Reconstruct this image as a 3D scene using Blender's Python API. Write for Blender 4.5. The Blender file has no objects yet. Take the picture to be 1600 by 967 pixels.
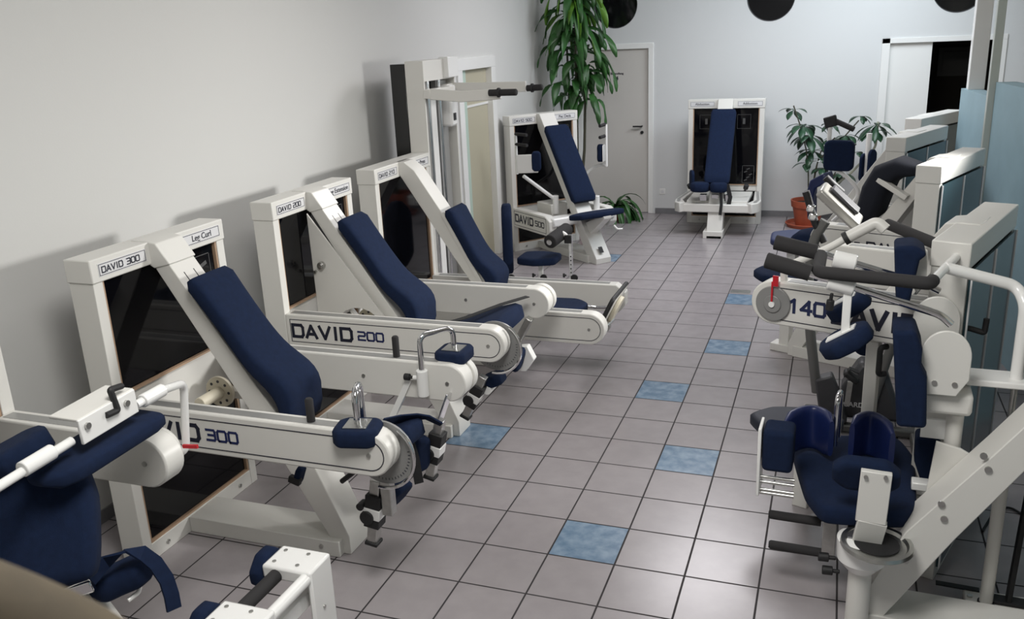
import bpy, bmesh, math, random
from mathutils import Vector, Matrix, Euler
random.seed(7)
PI = math.pi
S = bpy.context.scene
COL = S.collection
V = Vector

# ------------------------------------------------------------------ camera, world, light
CP = (1.2036, -3.9062, 2.4337); PITCH, YAW, ROLL, FPX = -.301473, -.356891, -.0454, 1377.86
cy_, sy_ = math.cos(YAW), math.sin(YAW)
FW = V((sy_*math.cos(PITCH), cy_*math.cos(PITCH), math.sin(PITCH)))
_r = V((cy_, -sy_, 0)); _u = _r.cross(FW)
RT = _r*math.cos(ROLL)+_u*math.sin(ROLL); UP = _u*math.cos(ROLL)-_r*math.sin(ROLL)
CV = V(CP)
cam = bpy.data.cameras.new('camera'); camo = bpy.data.objects.new('camera', cam); COL.objects.link(camo)
camo.matrix_world = Matrix(((RT.x, UP.x, -FW.x, CP[0]), (RT.y, UP.y, -FW.y, CP[1]), (RT.z, UP.z, -FW.z, CP[2]), (0, 0, 0, 1)))
cam.sensor_width = 36; cam.lens = FPX/1600*36; cam.clip_start = .02
cam.dof.use_dof = True; cam.dof.focus_distance = 4.6; cam.dof.aperture_fstop = 9.0
S.camera = camo
S.view_settings.view_transform = 'Standard'; S.view_settings.look = 'None'
S.view_settings.exposure = 0.66; S.view_settings.gamma = 1.0; S.view_settings.use_curve_mapping = False
W = bpy.data.worlds.new('world'); S.world = W; W.use_nodes = True
W.node_tree.nodes['Background'].inputs[0].default_value = (.75, .85, 1, 1)
W.node_tree.nodes['Background'].inputs[1].default_value = .12
def area(name, loc, target, sx, sy, power, col):
    l = bpy.data.lights.new(name, 'AREA'); l.shape = 'RECTANGLE'; l.size = sx; l.size_y = sy; l.energy = power; l.color = col
    o = bpy.data.objects.new(name, l); COL.objects.link(o); o.location = loc
    o.rotation_euler = (V(target)-V(loc)).to_track_quat('-Z', 'Y').to_euler(); return o
wd = area('window_daylight', (2.78, 2.35, 2.2), (-2.4, .3, .55), .8, .4, 20, (1, .985, .96)); wd.data.spread = math.radians(75)
area('ceiling_light_aisle', (-.2, 1.2, 3.55), (-.3, 1.2, 0), 1.0, 2.4, 10, (1, .95, .92))
area('ceiling_light_rear', (.1, 4.9, 3.55), (-.1, 4.6, 0), 1.2, 1.4, 50, (1, .97, 1))
area('ceiling_light_entry', (.5, -2.3, 3.55), (.4, -1.6, 0), 1.1, 1.1, 56, (1, .98, .95))
area('rear_daylight', (1.6, 6.2, 3.5), (.2, 7.6, .8), 1.6, 1.6, 52, (.84, .93, 1))

# ------------------------------------------------------------------ materials
def mat(name, col, rough=.5, metal=0, bump=0, bscale=200, var=0, vscale=6, coat=0, trans=0, sheen=0, spec=.5):
    m = bpy.data.materials.new(name); m.use_nodes = True; nt = m.node_tree; b = nt.nodes['Principled BSDF']
    b.inputs['Base Color'].default_value = (*col, 1); b.inputs['Roughness'].default_value = rough
    b.inputs['Metallic'].default_value = metal; b.inputs['Specular IOR Level'].default_value = spec
    b.inputs['Coat Weight'].default_value = coat; b.inputs['Transmission Weight'].default_value = trans
    b.inputs['Sheen Weight'].default_value = sheen
    tc = nt.nodes.new('ShaderNodeTexCoord')
    if var:
        n = nt.nodes.new('ShaderNodeTexNoise'); n.inputs['Scale'].default_value = vscale; n.inputs['Detail'].default_value = 5
        r = nt.nodes.new('ShaderNodeMapRange'); r.inputs['To Min'].default_value = 1-var; r.inputs['To Max'].default_value = 1+var
        r.inputs['From Min'].default_value = .3; r.inputs['From Max'].default_value = .7
        x = nt.nodes.new('ShaderNodeVectorMath'); x.operation = 'SCALE'; x.inputs[0].default_value = col
        nt.links.new(tc.outputs['Object'], n.inputs['Vector']); nt.links.new(n.outputs['Fac'], r.inputs['Value'])
        nt.links.new(r.outputs['Result'], x.inputs['Scale']); nt.links.new(x.outputs['Vector'], b.inputs['Base Color'])
    if bump:
        n = nt.nodes.new('ShaderNodeTexNoise'); n.inputs['Scale'].default_value = bscale; n.inputs['Detail'].default_value = 3
        bp = nt.nodes.new('ShaderNodeBump'); bp.inputs['Strength'].default_value = bump; bp.inputs['Distance'].default_value = .002
        nt.links.new(tc.outputs['Object'], n.inputs['Vector']); nt.links.new(n.outputs['Fac'], bp.inputs['Height'])
        nt.links.new(bp.outputs['Normal'], b.inputs['Normal'])
    return m
WHITE = mat('white powder coat', (.72, .71, .67), .36, bump=.05, bscale=300)
BRIGHT = mat('bright white enamel', (.86, .86, .84), .25, coat=.3)
CREAM = mat('cream plastic', (.66, .61, .48), .4)
NAVY = mat('navy fabric', (.0062, .0145, .043), .95, bump=.5, bscale=700, var=.12, vscale=40, spec=.25)
NAVYL = mat('navy vinyl', (.007, .015, .075), .38, bump=.1, bscale=300)
GLASS = mat('smoked glass panel', (.003, .003, .004), .05, spec=.28)
GLASSB = mat('back glass reflection colour', (.035, .07, .085), .16)  # dark glass; the wall's reflection in it is put into the base colour
WOODEDGE = mat('raw wood edge', (.40, .27, .18), .6)
CHROME = mat('chrome', (.75, .75, .76), .12, 1)
STEEL = mat('brushed steel', (.52, .52, .50), .33, 1, var=.1, vscale=30)
GREYRAIL = mat('grey anodised rail', (.36, .36, .35), .4, .4)
BLACK = mat('black rubber', (.012, .012, .013), .6, bump=.15, bscale=300)
FOAM = mat('grey black foam grip', (.022, .021, .022), .85, bump=.4, bscale=500)
INK = mat('navy black ink', (.008, .010, .025), .4)
PLATE = mat('silver label plate', (.70, .70, .71), .4)
RED = mat('red plastic', (.5, .01, .02), .4)
DIAL = mat('frosted grey dial', (.24, .24, .235), .3)
DGREY = mat('dark grey plastic', (.05, .05, .055), .45)
BIKEG = mat('bike grey paint', (.13, .13, .125), .4, .3)
WALL = mat('white plaster', (.645, .645, .625), .7, bump=.12, bscale=90)
WALLB = mat('white plaster back', (.69, .70, .70), .7, bump=.12, bscale=90)
CEIL = mat('ceiling plaster', (.8, .8, .79), .9)
DOORM = mat('beige door laminate', (.60, .575, .54), .45)
OLIVE = mat('olive beige door', (.47, .44, .33), .5)
PALEG = mat('pale green edge', (.50, .62, .54), .4)
TEAL = mat('blue grey painted partition', (.30, .44, .50), .55, bump=.1, bscale=120, var=.04)
CREAMW = mat('cream plaster', (.66, .64, .55), .7)
TERRA = mat('terracotta', (.34, .075, .035), .6, var=.15, vscale=12)
SOIL = mat('potting soil', (.02, .013, .009), .95)
LEAF = mat('dracaena leaf', (.028, .105, .022), .42, var=.35, vscale=7)
LEAF2 = mat('dark rubber leaf', (.020, .062, .030), .35, var=.3, vscale=8)
STEM = mat('plant stem', (.05, .05, .03), .7)
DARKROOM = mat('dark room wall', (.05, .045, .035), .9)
VOID = mat('dark window glass', (.006, .006, .007), .08)
SKIRT = mat('grey skirting tile', (.20, .20, .21), .35, var=.08, vscale=9)
PRINT = mat('grey print', (.07, .07, .07), .5)
WOOD = mat('brown varnished wood', (.085, .066, .040), .85, var=.2, vscale=30)

def tilemat(name, a, b_, nscale):
    m = bpy.data.materials.new(name); m.use_nodes = True; nt = m.node_tree; L = nt.links.new; P = nt.nodes['Principled BSDF']
    g = nt.nodes.new('ShaderNodeNewGeometry'); br = nt.nodes.new('ShaderNodeSeparateXYZ'); L(g.outputs['Position'], br.inputs[0])
    ds = []
    for ax in 'XY':
        d = nt.nodes.new('ShaderNodeMath'); d.operation = 'DIVIDE'; L(br.outputs[ax], d.inputs[0]); d.inputs[1].default_value = .333
        f = nt.nodes.new('ShaderNodeMath'); f.operation = 'PINGPONG'; L(d.outputs[0], f.inputs[0]); f.inputs[1].default_value = .5
        ds.append(f)
    mn = nt.nodes.new('ShaderNodeMath'); mn.operation = 'MINIMUM'; L(ds[0].outputs[0], mn.inputs[0]); L(ds[1].outputs[0], mn.inputs[1])
    mr = nt.nodes.new('ShaderNodeMapRange'); mr.inputs['From Min'].default_value = .010; mr.inputs['From Max'].default_value = .016; L(mn.outputs[0], mr.inputs['Value'])
    n1 = nt.nodes.new('ShaderNodeTexNoise'); n1.inputs['Scale'].default_value = nscale; n1.inputs['Detail'].default_value = 6; L(g.outputs['Position'], n1.inputs['Vector'])
    rp = nt.nodes.new('ShaderNodeValToRGB'); rp.color_ramp.elements[0].position = .35; rp.color_ramp.elements[1].position = .68
    rp.color_ramp.elements[0].color = (*a, 1); rp.color_ramp.elements[1].color = (*b_, 1); L(n1.outputs['Fac'], rp.inputs[0])
    mx = nt.nodes.new('ShaderNodeMix'); mx.data_type = 'RGBA'; L(mr.outputs[0], mx.inputs['Factor'])
    mx.inputs['A'].default_value = (.030, .026, .028, 1); L(rp.outputs[0], mx.inputs['B']); L(mx.outputs['Result'], P.inputs['Base Color'])
    rr = nt.nodes.new('ShaderNodeMapRange'); rr.inputs['To Min'].default_value = .8; rr.inputs['To Max'].default_value = .25; L(mr.outputs[0], rr.inputs['Value']); L(rr.outputs[0], P.inputs['Roughness'])
    bp = nt.nodes.new('ShaderNodeBump'); bp.inputs['Distance'].default_value = .002; bp.inputs['Strength'].default_value = .6; L(mr.outputs[0], bp.inputs['Height']); L(bp.outputs[0], P.inputs['Normal'])
    return m
TILE = tilemat('grey floor tile', (.315, .290, .298), (.345, .318, .326), 9)
BTILE = tilemat('blue floor tile', (.12, .20, .30), (.24, .33, .43), 14)

# ------------------------------------------------------------------ geometry helpers
class G:
    def __init__(s): s.b = bmesh.new()
    def _add(s, r, M_):
        bmesh.ops.transform(s.b, matrix=M_, verts=r['verts']); return s
    def box(s, a, b, rot=None, org=None):
        """box from corner a to corner b; optional rotation about org"""
        a = V(a); b = V(b); c = (a+b)/2; d = b-a
        M_ = Matrix.Translation(c) @ Matrix.Diagonal((abs(d.x), abs(d.y), abs(d.z), 1))
        if rot is not None:
            o = V(org) if org is not None else c
            M_ = Matrix.Translation(o) @ rot.to_4x4() @ Matrix.Translation(-o) @ M_
        r = bmesh.ops.create_cube(s.b, size=1.0); s._add(r, M_); return s
    def obox(s, c, size, xd, yd):
        """box centred at c, axes xd, yd"""
        x = V(xd).normalized(); z = x.cross(V(yd)).normalized(); y = z.cross(x)
        M_ = Matrix.Translation(V(c)) @ Matrix((x, y, z)).transposed().to_4x4() @ Matrix.Diagonal((*size, 1))
        r = bmesh.ops.create_cube(s.b, size=1.0); s._add(r, M_); return s
    def prism(s, pts, pl, a, b):
        mk = {'uz': lambda p, t: (p[0], t, p[1]), 'uv': lambda p, t: (p[0], p[1], t), 'vz': lambda p, t: (t, p[0], p[1])}[pl]
        A = [s.b.verts.new(mk(p, a)) for p in pts]; B = [s.b.verts.new(mk(p, b)) for p in pts]; n = len(pts)
        s.b.faces.new(A); s.b.faces.new(B[::-1])
        for i in range(n): s.b.faces.new((A[i], B[i], B[(i+1) % n], A[(i+1) % n]))
        return s
    def cyl(s, p0, p1, r, r2=None, seg=20):
        p0 = V(p0); p1 = V(p1); d = p1-p0
        q = bmesh.ops.create_cone(s.b, cap_ends=True, segments=seg, radius1=r, radius2=r if r2 is None else r2, depth=d.length)
        s._add(q, Matrix.Translation((p0+p1)/2) @ d.to_track_quat('Z', 'Y').to_matrix().to_4x4()); return s
    def sph(s, c, r, sc=(1, 1, 1)):
        q = bmesh.ops.create_uvsphere(s.b, u_segments=16, v_segments=10, radius=r)
        s._add(q, Matrix.Translation(V(c)) @ Matrix.Diagonal((*sc, 1))); return s
    def tube(s, pts, r, seg=12, fil=0, closed=False):
        P = [V(p) for p in pts]
        if fil:
            Q = [] if closed else [P[0]]
            rng = range(len(P)) if closed else range(1, len(P)-1)
            for i in rng:
                a, b, c = P[i-1], P[i], P[(i+1) % len(P)]
                f = min(fil, (a-b).length*.48, (c-b).length*.48); p = b+(a-b).normalized()*f; q = b+(c-b).normalized()*f
                for k in range(7):
                    t = k/6; Q.append(p*(1-t)**2+b*2*t*(1-t)+q*t*t)
            if not closed: Q.append(P[-1])
            P = Q
        n = len(P); rings = []; up = None
        for i in range(n):
            if closed: d = (P[(i+1) % n]-P[i-1])
            else: d = P[min(i+1, n-1)]-P[max(i-1, 0)]
            d.normalize()
            if up is None: up = d.orthogonal().normalized()
            up = (up-d*up.dot(d)).normalized(); sd = d.cross(up)
            rr = r[i] if isinstance(r, (list, tuple)) else r
            rings.append([s.b.verts.new(P[i]+(up*math.cos(2*PI*k/seg)+sd*math.sin(2*PI*k/seg))*rr) for k in range(seg)])
        for i in range(n if closed else n-1):
            A, B = rings[i], rings[(i+1) % n]
            for k in range(seg): s.b.faces.new((A[k], A[(k+1) % seg], B[(k+1) % seg], B[k]))
        if not closed: s.b.faces.new(rings[0][::-1]); s.b.faces.new(rings[-1])
        return s
    def loft(s, C_, N_, hw, ht, side=(0, 1, 0), e=4.0, seg=28):
        """cushion: section superellipse, half width hw[i] along side, half thickness ht[i] along N_[i]"""
        sd = V(side).normalized(); rings = []; n = len(C_)
        for i in range(n):
            c = V(C_[i]); nn = V(N_[i]).normalized(); R = []
            for k in range(seg):
                a = 2*PI*k/seg; ca, sa = math.cos(a), math.sin(a)
                x = math.copysign(abs(ca)**(2/e), ca); y = math.copysign(abs(sa)**(2/e), sa)
                R.append(s.b.verts.new(c+sd*x*hw[i]+nn*y*ht[i]))
            rings.append(R)
        for i in range(n-1):
            for k in range(seg): s.b.faces.new((rings[i][k], rings[i][(k+1) % seg], rings[i+1][(k+1) % seg], rings[i+1][k]))
        s.b.faces.new(rings[0][::-1]); s.b.faces.new(rings[-1]); return s
    def slab(s, poly, n_, t, rnd=.012, org=(0, 0, 0), xd=(1, 0, 0), yd=(0, 1, 0)):
        """cushion with outline poly (in xd,yd at org), thickness t, rounded rim"""
        X = V(xd).normalized(); Y = V(yd).normalized(); Z = X.cross(Y); o = V(org)
        # smooth outline
        P = [V((p[0], p[1], 0)) for p in poly]
        for it in range(n_+1):
            w = .12 if it == 0 else .25
            P = [q for i in range(len(P)) for q in (P[i]*(1-w)+P[(i+1) % len(P)]*w, P[i]*w+P[(i+1) % len(P)]*(1-w))]
        c = sum(P, V((0, 0, 0)))/len(P); rings = []
        prof = [(-.5, 1.3), (-.5, 1.0), (-.44, .35), (-.3, 0), (.3, 0), (.44, .35), (.5, 1.0), (.5, 1.3)]
        for h, ins in prof:
            rings.append([s.b.verts.new(o+X*q.x+Y*q.y+Z*h*t) for q in [p+(c-p).normalized()*ins*rnd for p in P]])
        n = len(P)
        for i in range(len(rings)-1):
            for k in range(n): s.b.faces.new((rings[i][k], rings[i][(k+1) % n], rings[i+1][(k+1) % n], rings[i+1][k]))
        s.b.faces.new(rings[0][::-1]); s.b.faces.new(rings[-1]); return s
    def lathe(s, prof, c=(0, 0, 0), seg=28):
        c = V(c); R = [[s.b.verts.new(c+V((r*math.cos(2*PI*k/seg), r*math.sin(2*PI*k/seg), z))) for k in range(seg)] for r, z in prof]
        for i in range(len(R)-1):
            for k in range(seg): s.b.faces.new((R[i][k], R[i][(k+1) % seg], R[i+1][(k+1) % seg], R[i+1][k]))
        s.b.faces.new(R[0][::-1]); s.b.faces.new(R[-1]); return s
    def ribbon(s, pts, w, t, side):
        """strap: pts path, width w along side, thickness t"""
        P = [V(p) for p in pts]; sd = V(side).normalized(); rings = []
        for i, p in enumerate(P):
            d = (P[min(i+1, len(P)-1)]-P[max(i-1, 0)]).normalized(); sp = (sd-d*sd.dot(d)).normalized(); nn = d.cross(sp)
            rings.append([s.b.verts.new(p+sp*a*w/2+nn*b*t/2) for a, b in ((-1, -1), (1, -1), (1, 1), (-1, 1))])
        for i in range(len(P)-1):
            for k in range(4): s.b.faces.new((rings[i][k], rings[i][(k+1) % 4], rings[i+1][(k+1) % 4], rings[i+1][k]))
        s.b.faces.new(rings[0][::-1]); s.b.faces.new(rings[-1]); return s
    def to(s, name, m, parent=None, bev=0, smooth=35, seg=2):
        bmesh.ops.recalc_face_normals(s.b, faces=s.b.faces)
        me = bpy.data.meshes.new(name); s.b.to_mesh(me); s.b.free(); me.materials.append(m)
        if smooth:
            me.polygons.foreach_set('use_smooth', [True]*len(me.polygons))
            try: me.set_sharp_from_angle(angle=math.radians(smooth))
            except Exception: pass
        o = bpy.data.objects.new(name, me); COL.objects.link(o)
        if parent is not None: o.parent = parent
        if bev:
            b = o.modifiers.new('bevel', 'BEVEL'); b.width = bev; b.segments = seg; b.limit_method = 'ANGLE'; b.angle_limit = math.radians(40)
        return o

def tag(o, label, cat, group=None):
    o['label'] = label; o['category'] = cat
    if group: o['group'] = group
    return o
def thing(name, label, cat, loc=(0, 0, 0), deg=0, group=None):
    o = bpy.data.objects.new(name, None); COL.objects.link(o); o.location = loc; o.rotation_euler = (0, 0, math.radians(deg)); o.empty_display_size = .1
    return tag(o, label, cat, group)
def struct(o):
    o['kind'] = 'structure'; return o

def at(px, py, fr=None, **k):
    """point of the room seen at pixel (px,py) on the plane u|v|z = value of frame fr=(x,y,deg); returned in that frame"""
    (ax, val), = k.items()
    x, y, dg = fr if fr else (0, 0, 0); a = math.radians(dg); o = V((x, y, 0))
    B = {'u': V((math.cos(a), math.sin(a), 0)), 'v': V((-math.sin(a), math.cos(a), 0)), 'z': V((0, 0, 1))}
    d = FW+RT*(px-800)/FPX-UP*(py-483.5)/FPX
    t = (val-(CV-o).dot(B[ax]))/d.dot(B[ax]); X = CV+d*t-o
    return V((X.dot(B['u']), X.dot(B['v']), X.z))

# stroke lettering
GL = {'D': [[(0, 0), (0, 1), (.85, 1), (1, .8), (1, .2), (.85, 0), (0, 0)]], 'A': [[(0, 0), (.5, 1), (1, 0)], [(.22, .3), (.78, .3)]],
      'V': [[(0, 1), (.5, 0), (1, 1)]], 'I': [[(.5, 0), (.5, 1)]],
      '0': [[(.12, 0), (0, .15), (0, .85), (.12, 1), (.88, 1), (1, .85), (1, .15), (.88, 0), (.12, 0)]],
      '1': [[(.25, .8), (.6, 1), (.6, 0)]], '2': [[(0, 1), (.88, 1), (1, .85), (1, .62), (.88, .5), (.12, .5), (0, .38), (0, 0), (1, 0)]],
      '3': [[(0, 1), (.9, 1), (1, .85), (1, .6), (.9, .5), (.2, .5)], [(.9, .5), (1, .4), (1, .15), (.9, 0), (0, 0)]],
      '4': [[(.75, 0), (.75, 1), (0, .3), (1, .3)]], '5': [[(1, 1), (0, 1), (0, .55), (.88, .55), (1, .42), (1, .15), (.88, 0), (0, 0)]],
      '7': [[(0, 1), (1, 1), (.4, 0)]]}
def lettering(s, org, xd, yd, h, parent, st=.17, asp=1.15, gap=.38, m=None, name='lettering'):
    X = V(xd).normalized(); Y = V(yd).normalized(); Z = X.cross(Y); x = 0; g = G(); k = 0
    for ch in s:
        if ch == ' ': x += h*.75; continue
        w = h*asp*(.45 if ch == 'I' else 1)
        for line in GL[ch]:
            for (a, b), (c, d) in zip(line, line[1:]):
                if ch == 'I': a = c = .5
                p = V(org)+X*(x+a*w)+Y*(b*h); q = V(org)+X*(x+c*w)+Y*(d*h); k += 1
                e = (q-p).normalized(); L_ = (q-p).length+st*h*.8
                g.obox((p+q)/2+Z*(.0006+.00002*(k % 7)), (L_, st*h, .0012), e, Z.cross(e))
        x += w+h*gap
    return g.to(name, m or INK, parent, smooth=0)
def text(s, org, xd, yd, h, parent, m=None, bold=.0, name='lettering', sx=1.0, align='CENTER'):
    c = bpy.data.curves.new('t', 'FONT'); c.body = s; c.size = h*1.38; c.align_x = align; c.align_y = 'CENTER'; c.extrude = .0006; c.offset = bold
    o = bpy.data.objects.new('t', c); COL.objects.link(o); bpy.context.view_layer.update()
    me = bpy.data.meshes.new_from_object(o.evaluated_get(bpy.context.evaluated_depsgraph_get())); bpy.data.objects.remove(o)
    X = V(xd).normalized(); Y = V(yd).normalized(); Z = X.cross(Y)
    M_ = Matrix((X*sx, Y, Z)).transposed().to_4x4(); M_.translation = V(org)+Z*.0008; me.transform(M_); me.materials.clear(); me.materials.append(m or INK)
    me.name = name; q = bpy.data.objects.new(name, me); COL.objects.link(q); q.parent = parent; return q
def frame_line(g, a, b, c, d, w=.0025):
    """thin outline through four corners"""
    P = [V(a), V(b), V(c), V(d)]; Z = (P[1]-P[0]).cross(P[2]-P[1]).normalized()
    for i in range(4):
        p, q = P[i], P[(i+1) % 4]; e = (q-p).normalized(); g.obox((p+q)/2+Z*.0005, ((q-p).length+w, w, .001), e, Z.cross(e))
    return g

# ------------------------------------------------------------------ the room
XL, XR, YB, YF, H = -2.42, 4.2, 8.05, -5.2, 3.7
def floor():
    bm = bmesh.new(); t = .333; blue = {(0, -1), (1, 2), (0, 5), (1, 8), (1, 12), (-3, 12), (-3, 2), (-4, 16)}
    i0, i1, j0, j1 = -8, 13, -16, 25; vs = {}
    for i in range(i0, i1+1):
        for j in range(j0, j1+1): vs[i, j] = bm.verts.new((i*t, j*t, 0))
    for i in range(i0, i1):
        for j in range(j0, j1):
            f = bm.faces.new((vs[i, j], vs[i+1, j], vs[i+1, j+1], vs[i, j+1])); f.material_index = 1 if (i, j) in blue else 0
    me = bpy.data.meshes.new('floor'); bm.to_mesh(me); bm.free(); me.materials.append(TILE); me.materials.append(BTILE)
    o = bpy.data.objects.new('floor', me); COL.objects.link(o); struct(o)
floor()
# left wall with a door opening
g = G(); g.box((XL-.2, YF, 0), (XL, 4.60, H)); g.box((XL-.2, 5.50, 0), (XL, YB+.2, H)); g.box((XL-.2, 4.60, 2.15), (XL, 5.50, H))
struct(g.to('wall_left', WALL, smooth=0))
# back wall: door opening -2.12..-1.18, wide opening 1.72..2.95, three round windows
def back_wall():
    bm = bmesh.new(); OY = YB
    def outline(pts): return [bm.verts.new((x, OY, z)) for x, z in pts]
    ring = outline([(XL, 0), (-2.10, 0), (-2.10, 2.2), (-1.17, 2.2), (-1.17, 0), (1.73, 0), (1.73, 2.17), (2.95, 2.17), (2.95, 0), (XR, 0), (XR, H), (XL, H)])
    E_ = [bm.edges.new((ring[i], ring[(i+1) % len(ring)])) for i in range(len(ring))]
    for cx in (-1.617, .343, 2.445):
        c = [bm.verts.new((cx+.29*math.cos(2*PI*k/48), OY, 2.745+.29*math.sin(2*PI*k/48))) for k in range(48)]
        E_ += [bm.edges.new((c[i], c[(i+1) % 48])) for i in range(48)]
    bmesh.ops.triangle_fill(bm, use_beauty=True, edges=E_)
    r = bmesh.ops.extrude_face_region(bm, geom=bm.faces[:]); bmesh.ops.translate(bm, vec=(0, .2, 0), verts=[v for v in r['geom'] if isinstance(v, bmesh.types.BMVert)])
    bmesh.ops.recalc_face_normals(bm, faces=bm.faces)
    me = bpy.data.meshes.new('wall_back'); bm.to_mesh(me); bm.free(); me.materials.append(WALLB)
    o = bpy.data.objects.new('wall_back', me); COL.objects.link(o); struct(o)
back_wall()
for i, cx in enumerate((-1.617, .343, 2.445)):
    o = G().cyl((cx, YB+.05, 2.745), (cx, YB+.06, 2.745), .285, seg=48).to('window_%d' % (i+1), VOID); struct(o)
    rings = [(cx+.287*math.cos(2*PI*k/48), YB+.03, 2.745+.287*math.sin(2*PI*k/48)) for k in range(48)]
    G().tube(rings, .010, 6, closed=True).to('window_frame', DGREY, o)
struct(G().box((XR, YF, 0), (XR+.2, YB+.2, H)).to('wall_right', CREAMW, smooth=0))
struct(G().box((XL-.2, YF-.2, 0), (XR+.2, YF, H)).to('wall_front', WALL, smooth=0))
struct(G().box((XL-.2, YF-.2, H), (XR+.2, YB+.2, H+.1)).to('ceiling', CEIL, smooth=0))
# skirting
struct(G().box((-1.08, YB-.012, 0), (1.66, YB, .075)).to('baseboard_back', SKIRT, bev=.002))
g = G(); g.box((XL, YF, 0), (XL+.012, 4.5, .075)); g.box((XL, 5.6, 0), (XL+.012, YB-.012, .075)); struct(g.to('baseboard_left', SKIRT, bev=.002))
# door 1 in the back wall
d = struct(G().box((-2.09, YB+.03, .006), (-1.18, YB+.075, 2.19)).to('door_1', DOORM, bev=.002))
g = G(); g.box((-2.16, YB-.015, 0), (-2.09, YB+.03, 2.24)); g.box((-1.18, YB-.015, 0), (-1.11, YB+.03, 2.24)); g.box((-2.16, YB-.016, 2.19), (-1.11, YB+.03, 2.26))
struct(g.to('trim_1', BRIGHT, bev=.004))
p = at(1003, 197, v=YB+.02)
G().cyl((p.x, YB+.03, p.z), (p.x, YB-.03, p.z), .011).box((p.x-.115, YB-.04, p.z-.010), (p.x+.012, YB-.02, p.z+.010)).to('door_handle', BLACK, d, bev=.003)
G().cyl((p.x, YB+.03, p.z-.085), (p.x, YB+.018, p.z-.085), .022).to('keyhole_cover', BLACK, d)
p = at(964, 115, v=YB+.03); text('Behandlung', (p.x, YB+.029, p.z), (1, 0, 0), (0, 0, 1), .028, d, bold=.0008)
p = at(964, 122.5, v=YB+.03); text('4', (p.x, YB+.029, p.z), (1, 0, 0), (0, 0, 1), .05, d, bold=.002, sx=1.2)
# door 2, beige, in the left wall
d = struct(G().box((XL-.10, 4.84, .006), (XL-.05, 5.46, 2.11)).to('door_2', OLIVE, bev=.002))
struct(G().box((XL-.11, 4.64, 0), (XL-.03, 4.83, 2.11)).to('trim_2', PALEG, bev=.002))
g = G(); g.box((XL-.13, 5.46, 0), (XL+.02, 5.58, 2.2)); g.box((XL-.13, 4.52, 0), (XL+.02, 4.64, 2.2)); g.box((XL-.13, 4.52, 2.11), (XL+.022, 5.58, 2.23)); struct(g.to('trim_3', BRIGHT, bev=.004))
struct(G().box((XL-.128, 4.64, 1.72), (XL-.04, 5.46, 1.745)).to('trim_4', BRIGHT))
# wide opening with white leaf and the dark room behind
struct(G().box((1.75, YB+.05, .006), (2.22, YB+.095, 2.14)).to('door_3', BRIGHT, bev=.002))
g = G(); g.box((1.66, YB-.02, 0), (1.75, YB+.05, 2.2)); g.box((1.66, YB-.02, 2.14), (3.0, YB+.05, 2.2)); g.box((2.93, YB-.021, 0), (3.0, YB+.05, 2.14)); struct(g.to('trim_5', BRIGHT, bev=.003))
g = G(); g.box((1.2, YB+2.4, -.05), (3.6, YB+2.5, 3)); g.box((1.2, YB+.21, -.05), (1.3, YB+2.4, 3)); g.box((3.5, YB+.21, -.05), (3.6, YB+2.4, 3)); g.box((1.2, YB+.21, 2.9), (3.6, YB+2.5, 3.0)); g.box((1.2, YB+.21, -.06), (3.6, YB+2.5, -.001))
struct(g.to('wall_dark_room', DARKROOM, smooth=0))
p = at(1492, 96, v=YB+2.38); tag(G().box((p.x-.22, YB+2.37, p.z-.2), (p.x+.22, YB+2.399, p.z+.2)).box((p.x-.16, YB+2.36, p.z-.14), (p.x+.16, YB+2.375, p.z+.14)).to('picture_frame', mat('faded print', (.10, .10, .09), .5), bev=.003), 'small dark picture frame hanging in the unlit room beyond the doorway', 'picture')
# power socket on back wall
p = at(1035, 299, v=YB); o = tag(G().box((p.x-.04, YB-.008, p.z-.04), (p.x+.04, YB, p.z+.04)).to('power_socket', BRIGHT, bev=.004), 'small white wall socket between the numbered door and the far leg machine', 'socket')
G().cyl((p.x, YB-.012, p.z), (p.x, YB-.007, p.z), .022).to('socket_insert', PLATE, o)
# partitions on the right
struct(G().prism([(2.24, 5.15), (2.36, 5.17), (2.50, 4.0), (2.36, 4.0)], 'uv', 0, 1.80).to('wall_partition_far', TEAL, smooth=0))
struct(G().prism([(2.33, 3.88), (2.47, 3.88), (2.90, .1), (2.76, .1)], 'uv', 0, 1.93).to('wall_partition_near', TEAL, smooth=0))
struct(G().prism([(2.76, .1), (2.90, .1), (3.0, -3.2), (2.86, -3.2)], 'uv', 0, 1.93).to('wall_partition_front', TEAL, smooth=0))
struct(G().box((2.27, 4.95, 1.80), (2.40, 5.08, H)).to('trim_6', BRIGHT, bev=.004))
struct(G().box((2.285, 3.885, 0), (2.345, 3.96, H)).to('trim_7', mat('grey green post', (.50, .54, .50), .4), bev=.004))
struct(G().prism([(3.0, 4.2), (3.12, 4.2), (3.5, -2.5), (3.38, -2.5)], 'uv', 1.95, H).to('wall_cream_upper', CREAMW, smooth=0))
# floor drain
tag(G().box((.345, 4.36, .0005), (.53, 4.47, .004)).box((.365, 4.375, .004), (.51, 4.455, .005)).to('floor_drain', STEEL), 'small steel floor drain plate set in the tiles beside a blue tile', 'drain')

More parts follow.
